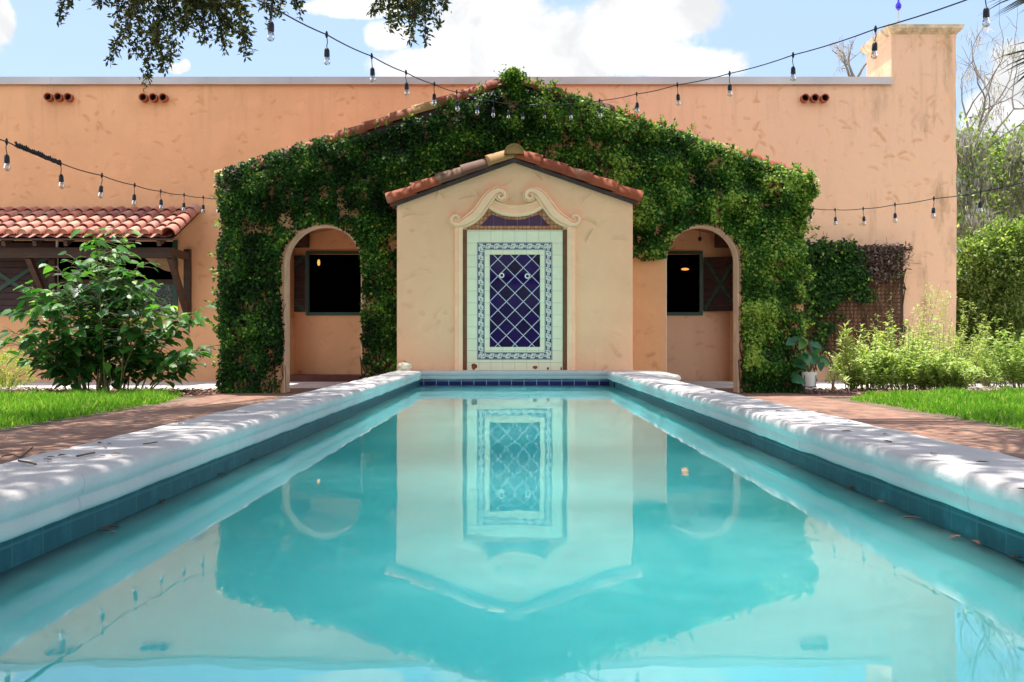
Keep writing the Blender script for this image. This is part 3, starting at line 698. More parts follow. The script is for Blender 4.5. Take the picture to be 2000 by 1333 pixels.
for a, b in ((-16,-8.0),(-7.996,-3.85),(-3.846,.2),(.204,XC)): m.box(a, b, DB-.045, DB+.2, ZT-.015, bzz(151.5)); m.box(a, b, DB-.055, DB-.0455, ZT-.03, ZT-.0)
obj('parapet_cap', m, M['metal'], bld)
# chimney cap: flared slab
m = MB(); lay = [(0.0,zc-.015),(.015,zc),(.055,zc+.035),(.075,zc+.065),(.085,zc+.07),(.095,zc+.135),(.02,zc+.15)]
for o, z in lay: m.add([(XC-o,DB-o,z),(XR+o,DB-o,z),(XR+o,yb+o,z),(XC-o,yb+o,z)], [])
m.f = [(j*4+i, j*4+(i+1)%4, (j+1)*4+(i+1)%4, (j+1)*4+i) for j in range(len(lay)-1) for i in range(4)]+[tuple((len(lay)-1)*4+i for i in range(4))]
obj('chimney_cap', m, M['cap'], bld)
for px, py in ((92,192),(111.5,192),(131,192.5),(278,193),(297.5,193),(317,193),(1574,194),(1593,194),(1612.5,194)):
    m = MB(); c = (bxx(px)*.993, DB, bzz(py)); r = .072
    m.lathe([(r,.0),(r,-.11),(r*.80,-.11),(r*.78,.15)], c, 18, 'y'); o = obj('vent_pipe', m, plain('vent_clay', (.34,.10,.05), .8, .3, .3, 12), bld, True, sharp=40)
    m = MB(); m.lathe([(r*.79,-.03),(.001,-.03)], c, 14, 'y'); obj('pipe_mouth', m, M['dark'], o)
# dark room behind the windows
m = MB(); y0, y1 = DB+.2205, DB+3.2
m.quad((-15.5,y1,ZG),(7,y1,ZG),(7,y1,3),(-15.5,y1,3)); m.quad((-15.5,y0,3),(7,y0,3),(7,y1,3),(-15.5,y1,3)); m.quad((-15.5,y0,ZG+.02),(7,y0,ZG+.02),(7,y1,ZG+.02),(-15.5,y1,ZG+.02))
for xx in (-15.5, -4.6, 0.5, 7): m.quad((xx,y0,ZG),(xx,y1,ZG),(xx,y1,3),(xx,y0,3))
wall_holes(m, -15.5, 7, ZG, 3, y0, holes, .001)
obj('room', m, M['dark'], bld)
# windows in the porch
def window(h, hinge_sides):
    a, b, c, d = h; f = MB(); t = .055
    f.box(a-.02, b+.02, DB-.03, DB+.03, d-.005, d+t-.01); f.box(a-.02, b+.02, DB-.035, DB+.03, c-.05, c+.005)
    f.box(a-.02, a+.03, DB-.028, DB+.028, c+.006, d-.006); f.box(b-.03, b+.02, DB-.028, DB+.028, c+.006, d-.006)
    w = obj('window', f, M['green'], bld); return w
def shutter(parent, hx, hz0, hz1, width, ang, sgn):
    """board shutter hinged at x = hx, swung open by ang from the closed position"""
    dx, dy = sgn*math.cos(ang), -math.sin(ang); m = MB(); e = MB(); nb = 9
    def pt(u, v, z): return (hx+dx*u-dy*v*sgn, DB-.04+dy*u+dx*v*sgn, z)
    def slab(mb, u0, u1, v0, v1, z0, z1):
        mb.add([pt(u0,v0,z0),pt(u1,v0,z0),pt(u1,v1,z0),pt(u0,v1,z0),pt(u0,v0,z1),pt(u1,v0,z1),pt(u1,v1,z1),pt(u0,v1,z1)],
              [(0,3,2,1),(4,5,6,7),(0,1,5,4),(1,2,6,5),(2,3,7,6),(3,0,4,7)])
    for i in range(nb): slab(m, 0, width, 0, .022, hz0+(hz1-hz0)*i/nb, hz0+(hz1-hz0)*(i+1)/nb-.006)
    o = obj('shutter', m, M['darkwood'], parent)
    slab(e, width, width+.03, -.01, .035, hz0-.01, hz1+.01)
    L = math.hypot(width, hz1-hz0)
    for s in (1, -1):
        z0, z1 = (hz0, hz1) if s > 0 else (hz1, hz0)
        for k in (0,):
            a = pt(.02, -.006, z0+.02*s); b = pt(width-.02, -.006, z1-.02*s); e.beam(a, b, .05, .012, up=(dy, -dx, 0) if abs(dy) > .01 else (0,1,0))
    obj('shutter_brace', e, M['green'], o); return o
h = holes[0]; w = window(h, 0); s = shutter(w, h[0]-.03, h[2]+.01, h[3]-.03, .95, math.radians(8), -1)
s = shutter(w, h[1]+.02, h[2]+.01, h[3]-.03, .62, math.radians(62), 1)
h = holes[1]; w = window(h, 0)
s = shutter(w, h[1]+.03, h[2]+.02, h[3]-.06, .60, math.radians(26), 1)
m = MB(); c = (h[1]+.03+.48, DB-.32, bzz(549)); m.lathe([(.001,-.02),(.022,-.012),(.028,0),(.022,.012),(.001,.02)], c, 10); obj('latch', m, plain('latch_metal', (.6,.58,.52), .3, .5), s, True)
m = MB(); h = holes[0]; m.box(bxx(540), bxx(720), 17.25, DB-.002, ZG+.01, -.03); obj('step', m, M['redtile'], bld)

# awning
aw_e, aw_x1, aw_x0 = 16.42, bxx(384), -9.6
ztop, zeave = bzz(412), Z(463, aw_e)
slope = (ztop-zeave)/(DB-aw_e)
t = MB(); rr = random.Random(3); pitch = .2165; ncol = int((aw_x1-aw_x0)/pitch); rows = 5
for cidx in range(ncol+1):
    xc = aw_x1-.20-cidx*pitch
    for r in range(rows):
        ya = aw_e+(DB-aw_e)*r/rows; yb2 = min(DB-.01, aw_e+(DB-aw_e)*(r+1)/rows+.06)
        t.cur = rr.random(); za, zb2 = zeave+(ya-aw_e)*slope+.042, zeave+(yb2-aw_e)*slope+.008
        jx = rr.uniform(-.006,.006)
        t.barrel((xc+jx,ya-.02,za),(xc+jx,yb2,zb2),.088,.076,(1,0,0),8,thick=.014,plug=(r==0))
    for r in range(rows):
        ya = aw_e+(DB-aw_e)*r/rows; yb2 = min(DB-.01, aw_e+(DB-aw_e)*(r+1)/rows); t.cur = rr.random()
        za, zb2 = zeave+(ya-aw_e)*slope, zeave+(yb2-aw_e)*slope
        t.add([(xc+pitch*.0,ya-.01,za+.012),(xc+pitch*.5,ya-.01,za-.012),(xc+pitch,ya-.01,za+.012),(xc,yb2,zb2),(xc+pitch*.5,yb2,zb2-.02),(xc+pitch,yb2,zb2)],[(0,1,4,3),(1,2,5,4)])
for r in range(rows):
    ya = aw_e-.03+(DB-aw_e)*r/rows; yb2 = min(DB-.01, aw_e+(DB-aw_e)*(r+1)/rows+.05); t.cur = rr.random()
    t.barrel((aw_x1-.02,ya,zeave+(ya-aw_e)*slope+.045),(aw_x1-.02,yb2,zeave+(yb2-aw_e)*slope+.02),.125,.105,(1,0,0),10,thick=.016)
awn = obj('awning', t, M['clay2'], bld, True, sharp=50)
d = MB(); d.add([(aw_x0,aw_e-.01,zeave-.03),(aw_x1+.04,aw_e-.01,zeave-.03),(aw_x1+.04,DB,ztop-.03),(aw_x0,DB,ztop-.03),(aw_x0,aw_e-.01,zeave-.055),(aw_x1+.04,aw_e-.01,zeave-.055),(aw_x1+.04,DB,ztop-.055),(aw_x0,DB,ztop-.055)],
    [(0,3,2,1),(4,5,6,7),(0,1,5,4),(1,2,6,5),(2,3,7,6),(3,0,4,7)])
obj('roof_deck', d, M['wood'], awn)
yb_ = 16.78; zb1 = Z(484, yb_); zb0 = Z(504, yb_)
m = MB(); m.box(aw_x0, X(338, yb_), yb_-.05, yb_+.05, zb0, zb1); obj('beam', m, M['wood'], awn, bevel=.006)
for k in range(8):
    xk = X(322, yb_)-k*.5
    m = MB(); m.beam((xk, aw_e+.06, zeave-.10), (xk, DB-.02, ztop-.14), .06, .09); obj('rafter', m, M['wood'], awn)
for xk in (X(330, yb_), X(52, yb_)):
    m = MB(); xw = xk; m.box(xw-.055, xw+.055, DB-.11, DB-.002, bzz(628), bzz(488)); obj('post', m, M['wood'], awn, bevel=.006)
    m = MB(); m.box(xw-.05, xw+.05, yb_+.052, DB-.112, zb1-.12, zb1-.005); obj('outrigger', m, M['wood'], awn)
    m = MB(); m.beam((xw, yb_+.06, zb0+.02), (xw, DB-.10, bzz(612)), .09, .10); obj('brace', m, M['wood'], awn)
# awning window: boarded shutter, white stop, dark opening, glass
h = holes[2]; a, b, c, d_ = h; f = MB()
f.box(b-.05, b+.03, DB-.03, DB+.05, c-.03, d_); f.box(a, b-.051, DB-.04, DB+.05, c-.04, c+.02)
win = obj('window', f, M['green'], bld)
m = MB()
for i in range(11): m.box(a+.02, bxx(108), DB+.03, DB+.055, c+.03+(d_-c-.06)*i/11, c+.03+(d_-c-.06)*(i+1)/11-.008)
s = obj('shutter', m, M['darkwood'], win)
m = MB(); xa, xb2 = bxx(-60), bxx(100); zl, zh = c+.08, d_-.25
m.beam((xa, DB+.024, zh), (xb2, DB+.024, zl), .07, .012, (0,1,0)); m.beam((xa, DB+.018, zl), (xb2, DB+.018, zh), .07, .012, (0,1,0)); obj('shutter_brace', m, M['green'], s)
m = MB(); m.box(bxx(109), bxx(111.5), DB+.0, DB+.05, c+.03, d_); obj('stop', m, M['potwhite'], win)
m = MB(); m.box(bxx(112), b-.055, DB+.05, DB+.09, bzz(556), bzz(546)); obj('rail', m, M['wood'], win)
m = MB(); m.box(bxx(112), b-.055, DB+.06, DB+.068, c+.025, bzz(556)-.001); obj('pane', m, M['pane'], win)
m = MB(); pts = [(bxx(279),bzz(504)),(bxx(332),bzz(504)),(bxx(332),bzz(531)),(bxx(318),bzz(528)),(bxx(300),bzz(519)),(bxx(287),bzz(510))]
m.prism(pts, DB+.10, DB+.14); obj('valance', m, M['tan'], win)

# ------------------------------------------------------------------ porch
DP = 13.5; T = .28
qx = lambda px: X(px, DP); qz = lambda py: Z(py, DP)
porch = thing('porch', (0, DP, ZG), 'gabled arcade porch with two round arches under clay rake tiles', 'porch')
PXL, PXR, PZE, PZA, PAX = qx(432), qx(1569), qz(356), qz(165), qx(1002)
def gable(x): return PZE+(PZA-PZE)*(1-abs(x-PAX)/((PXR-PXL)/2)) if PXL <= x <= PXR else PZE
arches = [((qx(557)+qx(705))/2, (qx(705)-qx(557))/2, qz(441)), ((qx(1302)+qx(1441))/2, (qx(1441)-qx(1302))/2, qz(442))]
xs = {PXL, PXR, PAX}
for c, r, zt in arches: xs |= {c+r*math.cos(PI*k/24) for k in range(25)}
xs |= set(np.linspace(PXL, PXR, 40)); xs = sorted(xs); m = MB()
def arch_top(x):
    for c, r, zt in arches:
        if abs(x-c) < r+1e-6: return zt-r+math.sqrt(max(0, r*r-(x-c)**2))
    return None
for a, b in zip(xs, xs[1:]):
    if b-a < 1e-5: continue
    mid = arch_top((a+b)/2)
    la, lb = (arch_top(a), arch_top(b)) if mid is not None else (ZG, ZG)
    for y, fl in ((DP, 1), (DP+T, -1)):
        m.quad(*[(a,y,la),(b,y,lb),(b,y,gable(b)),(a,y,gable(a))][::fl])
m.quad((PXL,DP,ZG),(PXL,DP,PZE),(PXL,DP+T,PZE),(PXL,DP+T,ZG)); m.quad((PXR,DP,ZG),(PXR,DP+T,ZG),(PXR,DP+T,PZE),(PXR,DP,PZE))
obj('wall', m, M['porch'], porch)
for c, r, zt in arches:
    m = MB(); path = [(c-r,ZG)]+[(c-r*math.cos(PI*k/24), zt-r+r*math.sin(PI*k/24)) for k in range(25)]+[(c+r,ZG)]
    for a, b in zip(path, path[1:]): m.quad((a[0],DP-.004,a[1]),(b[0],DP-.004,b[1]),(b[0],DP+T,b[1]),(a[0],DP+T,a[1]))
    e = .012; out = [(c-r-e,ZG)]+[(c-(r+e)*math.cos(PI*k/24), zt-r+(r+e)*math.sin(PI*k/24)) for k in range(25)]+[(c+r+e,ZG)]
    for i in range(len(path)-1): m.quad((path[i][0],DP-.004,path[i][1]),(path[i+1][0],DP-.004,path[i+1][1]),(out[i+1][0],DP-.004,out[i+1][1]),(out[i][0],DP-.004,out[i][1]))
    obj('arch_rim', m, M['rim'], porch)
for xw in (PXL+.16, PXR-.16):   # side posts and wall plates
    m = MB(); e = .13 if xw > 0 else -.13; m.box(xw+e-.03, xw+e+.03, DB-.5, DB-.003, ZG, PZE-.02); m.box(xw+e-.03, xw+e+.03, DP+T+.002, DB-.502, 2.30, PZE-.02); obj('side_frame', m, M['porch'], porch)
for xb in (-3.65, 3.65):
    m = MB(); m.box(xb-.13, xb+.13, DP+T+.003, DB-.004, 2.17, 2.43); obj('beam', m, M['darkwood'], porch)
m = MB()
for i in range(40):   # boards following the roof slope
    x0, x1 = -3.78+7.56*i/40, -3.78+7.56*(i+1)/40-.008
    za, zb_ = 2.40+(3.53-abs(x0))*.2, 2.40+(3.53-abs(x1))*.2
    m.add([(x0,DP+T+.004,za),(x1,DP+T+.004,zb_),(x1,DB-.005,zb_),(x0,DB-.005,za),(x0,DP+T+.004,za+.02),(x1,DP+T+.004,zb_+.02),(x1,DB-.005,zb_+.02),(x0,DB-.005,za+.02)],
          [(0,3,2,1),(4,5,6,7),(0,1,5,4),(1,2,6,5),(2,3,7,6),(3,0,4,7)])
obj('ceiling', m, M['ceil'], porch)
rt = MB(); tl, tr, tp = (qx(424), qz(356)), (qx(1577), qz(356)), (qx(1002), qz(164))
for tip, sd in ((tl, 2), (tr, 4)):
    for j in range(16): rake(rt, tip, tp, DP+.09+j*.275, 12, .145, .05, None, sd+j*3)
rt.cur = .3; rt.barrel((tp[0], DP-.09, tp[1]+.06), (tp[0], DB-.02, tp[1]+.06), .13, .12, (1,0,0), 12, plug=True)
obj('roof_tiles', rt, M['clay'], porch, True, sharp=50)
dk = MB()
for tip in (tl, tr):
    s = 1 if tip is tr else -1
    dk.prism([(tip[0],tip[1]-.002),(tp[0],tp[1]-.002),(tp[0],tp[1]-.06),(tip[0],tip[1]-.05)][::s], DP-.03, DB-.004)
obj('roof_deck', dk, M['fascia'], porch)

# ------------------------------------------------------------------ ivy on the porch
ivy = thing('ivy', (0, DP, ZG), 'dense dark green ivy covering the arched porch gable', 'ivy')
NA, NB_, NC = Grid(31), Grid(32), Grid(33)
def ivy_keep(px, py, edge):
    """mask in facade pixels: gable outline, arches, bare plaster, thin feet"""
    ok = np.ones(len(px), bool)
    topl = 349+(160-349)*(px-428)/(1000-428); topr = 160+(349-160)*(px-1004)/(1572-1004)
    top = np.where(px < 1003, topl+np.where(px < 640, -9, 15)-10*edge, topr+1-12*edge)
    top = np.where((px > 1003) & (px < 1060), topr+14-10*edge, top)
    top = np.where(np.abs(px-1000) < 22, 143+6*edge+np.abs(px-1000)*.35, top)
    ok &= py > top
    ok &= (px > 428+7*edge) & (px < 1562+9*edge+np.where((py > 345) & (py < 420), 12, 0))
    for c, hw, t in ((631, 74, 441), (1371.5, 69.5, 442)):
        sp = t+hw; r = np.hypot(px-c, py-sp)
        ins = ((py < sp) & (r < hw+2+6*edge)) | ((py >= sp) & (np.abs(px-c) < hw+2+6*edge))
        ok &= ~ins
    ok &= ~((px > 1225) & (px < 1310) & (py > 488+26*edge+(1302-px)*.05))
    ok &= ~((px > 785) & (px < 1228) & (py > 415)) & (py < 766)
    return ok
def ivy_layer(n, depth0, depth1, mat, name, thin, size, bright):
    px = U(418, 1600, n); py = U(135, 768, n); e = NA(px, py, .035)
    k = ivy_keep(px, py, e)
    dens = .25*NB_(px, py, .018)+.75*NC(px, py, .06)
    low = np.clip((py-640)/110, 0, 1)*(px < 800)*.14+np.clip((py-600)/140,0,1)*((px > 700) & (px < 800))*.20
    k &= RNG.random(n) < np.clip((dens-thin-low)*4.0+.38, .13, 1)
    px, py, e, dens = px[k], py[k], e[k], dens[k]; n = len(px)
    dep = depth0+(depth1-depth0)*np.clip(.35*RNG.random(n)+.9*NC(px, py, .028)-.15, 0, 1)
    y = DP-dep; p = np.c_[X(px, DP), y, Z(py, DP)]
    a = RNG.normal(0, .9, n); d = np.c_[np.sin(a), -U(.1,.9,n), -np.cos(a)+.15]
    nr = np.c_[RNG.normal(0,.45,n), np.full(n,-.7), U(-.1,1.1,n)]
    topness = np.clip(1-(py-np.where(px < 1003, 349-189*(px-428)/572, 160+189*(px-1004)/568))/60, 0, 1)
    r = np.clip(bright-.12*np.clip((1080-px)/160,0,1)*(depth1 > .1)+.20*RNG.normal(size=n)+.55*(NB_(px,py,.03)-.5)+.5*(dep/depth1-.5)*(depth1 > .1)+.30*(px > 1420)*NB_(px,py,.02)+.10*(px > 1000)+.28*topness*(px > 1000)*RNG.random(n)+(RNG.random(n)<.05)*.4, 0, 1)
    L = U(size*.7, size*1.25, n)
    return leaf_mesh(name, p, d, nr, L, L*U(.6,.85,n), r, mat, ivy, 'ivy')
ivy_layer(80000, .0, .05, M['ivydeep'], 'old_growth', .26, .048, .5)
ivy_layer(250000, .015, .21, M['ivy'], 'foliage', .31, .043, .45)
# sprigs that stick out of the outline and the corner tuft
pts = []
for k in range(200):
    s = random.random()
    if s < .42: px = random.uniform(1010, 1575); py = 160+189*(px-1004)/568+random.uniform(-4, 6)
    elif s < .46: px = random.uniform(980, 1022); py = 156+abs(px-1000)*.3
    elif s < .75: px = random.uniform(1558, 1578); py = random.uniform(345, 700)
    elif s < .85: px = random.uniform(424, 434); py = random.uniform(345, 740)
    else: px = random.uniform(430, 960); py = 352-192*(px-428)/572+8
    pts.append((px, py, s))
lp, ldir = [], []
stm = MB()
for px, py, s in pts:
    L = random.uniform(.03, .12)*(1.3 if s < .42 else 1); y = DP-random.uniform(.02,.15)
    dx = random.uniform(-.5,.6)+(.9 if .55 < s < .75 else -.7 if .75 <= s < .85 else 0); dzv = random.uniform(.5,1.2) if not .55 < s < .85 else random.uniform(-.2,.8)
    dv = Vector((dx, random.uniform(-.4,.1), dzv)).normalized(); b = Vector((X(px,DP), y, Z(py,DP)))
    stm.tube([b, b+dv*L*.6, b+dv*L+Vector((0,0,-.02))], [.003,.002,.001], 4)
    for q in range(int(5+L*60)):
        lp.append(b+dv*L*random.random()+Vector(np.array(rv(1)[0])*.02)); ldir.append(dv+Vector(rv(1)[0])*.8)
for q in range(900):   # leafy tuft at the right corner
    c = random.choice(((1577,355,9,14),(1570,385,10,22),(1585,375,7,10),(1563,420,12,30),(1575,348,5,8)))
    px, py = random.gauss(c[0], c[2]*.6), random.gauss(c[1], c[3]*.6); lp.append(Vector((X(px,DP), DP-random.uniform(-.05,.22), Z(py,DP)))); ldir.append(Vector(rv(1)[0])+Vector((.3,-.2,.3)))
for q in range(420):   # ivy over the ridge end
    px, py = random.gauss(1001, 12), random.gauss(153, 6); lp.append(Vector((X(px,DP), DP-random.uniform(.06,.26), Z(py,DP)))); ldir.append(Vector(rv(1)[0])+Vector((0,-.3,.1)))
n = len(lp)
leaf_mesh('sprigs', np.array(lp), np.array(ldir), np.c_[RNG.normal(0,.5,n), np.full(n,-.4), U(.2,1.2,n)], U(.035,.06,n), U(.022,.04,n), np.clip(U(.5,1.05,n),0,1), M['ivy'], ivy, 'ivy')
for k in range(150):
    px = random.choice((random.uniform(435,560), random.uniform(700,785), random.uniform(1440,1565), random.uniform(560,1440)))
    py0 = 766 if not 560 < px < 700 and not 790 < px < 1440 else random.uniform(300, 430)
    path = []; x = px; py = py0
    for j in range(9):
        path.append((X(x,DP), DP-.012-random.uniform(0,.01), Z(py,DP))); x += random.uniform(-9,9); py -= random.uniform(12,34)
        tl_ = 352-192*(min(x,1003)-428)/572 if x < 1003 else 160+189*(x-1004)/568
        if py < tl_+25 or (560 < x < 702 and py > 432) or (1302 < x < 1441 and py > 432) or x < 433 or x > 1566 or (780 < x < 1303 and py > 420): break
    if len(path) > 2: stm.tube(path, [random.uniform(.003,.009)]*len(path), 4)
obj('stem', stm, M['vinestem'], ivy)

# ------------------------------------------------------------------ string lights
sock_me = None
def bulb_meshes():
    s = MB(); s.tube([(0,0,0),(.005,0,-.045),(-.003,0,-.09)], .0032, 5); s.lathe([(.0045,.022),(.009,.008),(.011,-.004),(.005,-.022)], (0,0,0), 8)
    s.lathe([(.004,-.082),(.012,-.090),(.0165,-.100),(.018,-.136),(.0165,-.142),(.001,-.142)], (0,0,0), 12)
    g = MB(); g.lathe([(.013,-.140),(.017,-.150),(.0205,-.164),(.0212,-.174),(.018,-.186),(.010,-.193),(.001,-.195)], (0,0,0), 14)
    f = MB(); f.tube([(-.004,0,-.142),(-.006,0,-.165),(0,0,-.175),(.006,0,-.165),(.004,0,-.142)], .0012, 4)
    return s, g, f
BM = None
def light_string(label, ks, ends, wrap=None):
    """ks: bulbs as (px, py of the cable, depth); ends: extra cable points before and after"""
    global BM
    root = thing('string_lights', P(*ks[0]), label, 'string lights', 'strings of bulbs over the pool')
    pts = [Vector(P(*q)) if len(q) == 3 else Vector(q[:3]) for q in ends[0]]+[Vector(P(*q)) for q in ks]+[Vector(P(*q)) for q in ends[1]]
    path = []
    for a, b in zip(pts, pts[1:]):
        for k in range(5):
            t = k/5; q = a.lerp(b, t); q.z -= .05*(a-b).length*t*(1-t)*.8; path.append(q)
    path.append(pts[-1]); m = MB(); m.tube(path, .0045, 5)
    if wrap:
        a, b = Vector(P(*wrap[0])), Vector(P(*wrap[1])); d = (b-a); pp = []; rr = random.Random(2)
        for k in range(70):
            t = k/69; pp.append(a+d*t+Vector((math.sin(k*2.1)*.012, 0, math.cos(k*2.1)*.014*(.6+rr.random()))))
        m.tube(pp, .008, 6)
    obj('cable', m, M['black'], root, True)
    for q in ks:
        loc = Vector(P(*q))-root.location
        if BM is None:
            s, g, f = bulb_meshes(); so = obj('bulb_socket', s, M['black'], None, True, sharp=40); go = obj('bulb', g, M['bulb'], None, True); fo = obj('filament', f, M['filament'], None)
            BM = (so, go, fo); so.parent = root; go.parent = so; fo.parent = so; so.location = loc
        else:
            so = BM[0].copy(); COL.objects.link(so); so.parent = root; so.location = loc
            for ch in BM[1:]:
                c = ch.copy(); COL.objects.link(c); c.parent = so
        so.rotation_euler = (random.uniform(-.06,.06), random.uniform(-.06,.06), random.uniform(0,6))
D0 = 13.25
cr = [(1064.5,204),(1115,203),(1171,197),(1243.5,184),(1323,166),(1425,144),(1549,108),(1710,57),(1926,-14)]
light_string('bulb string from the ivy gable up to the right past the chimney', [(x, y, D0*(1-.0711*k)) for k, (x, y) in enumerate(cr)], ([(1012,206,DP-.15)], [(2250,-120,D0*(1-.0711*9))]))
cl = [(1022,206),(993,203),(963,197),(932,190),(892,180),(848.5,165),(793,142),(726,110),(638,68),(531,13)]
light_string('bulb string from the ivy gable up to the left past the oak', [(x, y, D0*(1-.0682*max(0,k-.6))) for k, (x, y) in enumerate(cl)], ([(1040,206,D0)], [(390,-62,D0*(1-.0682*9.4))]))
ll = [(427.5,388),(397,386),(359.5,381),(314,374),(263,362),(199,343),(118,319),(13,277)]
light_string('bulb string with a thick taped cable hanging low at left', [(x, y, 13.4*(1-.0707*k)) for k, (x, y) in enumerate(ll)], ([(440,390,13.4)], [(-120,222,13.4*(1-.0707*8))]), wrap=((30,283,6.9),(118,320,7.75)))
lr = [(1583,407),(1631,410),(1686,408),(1748,400),(1824,388),(1915,375)]
light_string('bulb string hanging low at right in front of the trees', [(x, y, 13.5*(1-.067*k)) for k, (x, y) in enumerate(lr)], ([(1568,405,13.5)], [(2040,345,13.5*(1-.067*6))]))

# ------------------------------------------------------------------ lamps inside, porch bulb
def lamp(name, px, py, d, r0, h, label, mat):
    t = thing(name, P(px, py, d), label, 'lamp'); m = MB(); c = P(px, py, d)
    m.lathe([(.001,h),(r0*.6,h*.8),(r0,h*.2),(r0*.95,-h*.5),(r0*.5,-h),(.001,-h)], c, 12); obj('shade', m, mat, t, True)
    m = MB(); m.tube([(c[0],c[1],c[2]+h*.9),(c[0],c[1],2.95)], .006, 5); obj('cord', m, M['black'], t)
lamp('pendant_lamp', 622.5, 513, 18.6, .026, .058, 'narrow amber lamp glowing inside the window seen through left arch', M['amber'])
lamp('pendant_lamp', 1338, 526, 19.4, .075, .022, 'shallow amber lamp glowing inside the window seen through right arch', M['amber'])
t = thing('hanging_bulb', P(1367, 467, 16.5), 'small black bulb hanging on a cord inside the right arch', 'lamp'); c = P(1367, 467, 16.5)
m = MB(); m.lathe([(.001,.04),(.02,.03),(.028,0),(.02,-.03),(.001,-.04)], c, 10); obj('bulb', m, M['black'], t, True)
m = MB(); m.tube([(c[0],c[1],c[2]+.035),(c[0],c[1],2.5)], .004, 4); obj('cord', m, M['black'], t)

# ------------------------------------------------------------------ blue glass finial on the chimney
c = Vector((bxx(1776), DB+.5, zc+.165)); d_ = DB+.5
fin = thing('glass_finial', c, 'cobalt blue glass ball on wire tripod atop the chimney', 'ornament')
m = MB()
for a in (0.3, 2.4, 4.5): m.tube([c+Vector((.09*math.cos(a),.09*math.sin(a),0)), c+Vector((.02*math.cos(a),.02*math.sin(a),.18)), c+Vector((0,0,.28))], .006, 5)
m.tube([c, c+Vector((0,0,.42))], .009, 6); obj('tripod', m, M['metal'], fin)
m = MB(); m.lathe([(.001,.40),(.02,.405),(.045,.44),(.055,.48),(.04,.52),(.018,.55),(.016,.66),(.001,.67)], c, 14); obj('ball', m, M['blueglass'], fin, True)

# ------------------------------------------------------------------ leafy shrub at left
def stems_and_leaves(base, tips, nleaf, size, dvar, stem_r, rnd_lo=.1, start=.25, sag=.15, droop=.6):
    m = MB(); lp, ld, ln_, lr_ = [], [], [], []
    for b, tip in zip(base, tips):
        b, tip = Vector(b), Vector(tip); mid = b.lerp(tip, .55); mid.z += (tip-b).length*sag
        mid.x = b.x+(tip.x-b.x)*.35
        path = [b*(1-t)**2+mid*2*t*(1-t)+tip*t*t for t in [k/10 for k in range(11)]]
        m.tube(path, [stem_r*(1-.75*k/10) for k in range(11)], 5)
        for q in range(nleaf):
            t = start+(1-start)*random.random()**.8; p = b*(1-t)**2+mid*2*t*(1-t)+tip*t*t
            a = random.uniform(0, 2*PI); out = Vector((math.cos(a), math.sin(a), random.uniform(-.2,.5)))
            off = random.uniform(.02, dvar); pe = p+out*off
            if off > .06: m.tube([p, p.lerp(pe,.6)+Vector((0,0,.01)), pe], [.004,.003,.002], 4)
            lp.append(pe); ld.append(out+Vector((0,0,-droop*random.uniform(.2,1.5))))
            ln_.append(Vector((random.gauss(0,.35), -.25+random.gauss(0,.35), 1))); lr_.append(min(1, max(0, random.gauss(.42,.22)+.35*(t > .8)*random.random())))
    return m, np.array(lp), np.array(ld), np.array(ln_), np.array(lr_)
sh = thing('shrub', P(205, 766, 13.4), 'large leafy green shrub with many stems beneath the tiled awning', 'shrub')
tips = [(185,448),(200,470),(110,520),(62,560),(40,600),(28,650),(8,668),(85,600),(150,505),(240,458),(268,520),(215,500),(300,560),(350,615),(384,610),(405,680),(392,712),(330,640),(250,600),(120,640),(62,705),(95,720),(300,700),(345,690),(200,560),(230,530),(160,600),(280,640),(140,560),(100,570),(190,620),(240,680),(130,700),(260,560),(320,600),(75,650),(170,660),(215,640)]
tp3, bs3 = [], []
for px, py in tips:
    d = 13.4+random.uniform(-.55,.55); tp3.append(P(px, py, d)); bs3.append((X(205+(px-205)*.32+random.uniform(-25,25), 13.4), 13.4+random.uniform(-.22,.22), ZG))
mm, lp, ld, ln_, lr_ = stems_and_leaves(bs3, tp3, 54, .15, .26, .012, start=.2)
obj('stem', mm, M['stem'], sh, True); n = len(lp); L = U(.09,.185,n)
leaf_mesh('foliage', lp, ld, ln_, L, L*U(.62,.85,n), lr_, M['shrub'], sh, 'heart', True)

def bush(name, label, cat, center, rad, n, size, mat, kind='ivy', aspect=.5, shell=.5, group=None, stems=10, base_z=ZG, rb=(.0,1.)):
    """rounded plant: leaves through an uneven volume plus stems from the foot"""
    c = np.array(center); t = thing(name, (c[0], c[1], base_z), label, cat, group)
    dirs = rv(n); rr = (shell+(1-shell)*RNG.random(n)**.6); g = Grid(int(RNG.integers(1e6)))
    lump = .72+.5*g(dirs[:,0]*2+dirs[:,1], dirs[:,2]*2, 1.6)
    p = c+dirs*np.array(rad)*(rr*lump)[:,None]; k = p[:,2] > base_z+.02; p, dirs = p[k], dirs[k]; n = len(p)
    d = dirs*.8+rv(n)*.8+np.array([0,0,-.15]); L = U(size*.6,size*1.3,n)
    r = np.clip(U(rb[0],rb[1],n)*.8+.2*g(p[:,0],p[:,2],2.),0,1)
    m = MB()
    for k in range(stems):
        a = dirs[k%n]; e = c+a*np.array(rad)*.75; m.tube([(c[0]+a[0]*rad[0]*.15,c[1]+a[1]*rad[1]*.15,base_z),tuple((np.array([c[0],c[1],base_z])+e)/2+np.array([0,0,.05])),tuple(e)], [.012*size/.06,.008*size/.06,.003*size/.06], 4)
    obj('stem', m, M['stem'], t); leaf_mesh('foliage', p, d, np.array([[0,-.2,1.]])+rv(n)*.7, L, L*aspect, r, mat, t, kind); return t
bush('low_bush', 'small rounded yellow-green bush at the left edge by the mulch', 'bush', (X(12,15.2),15.2,.10), (.36,.36,.33), 1500, .06, M['yellowbush'], aspect=.3)

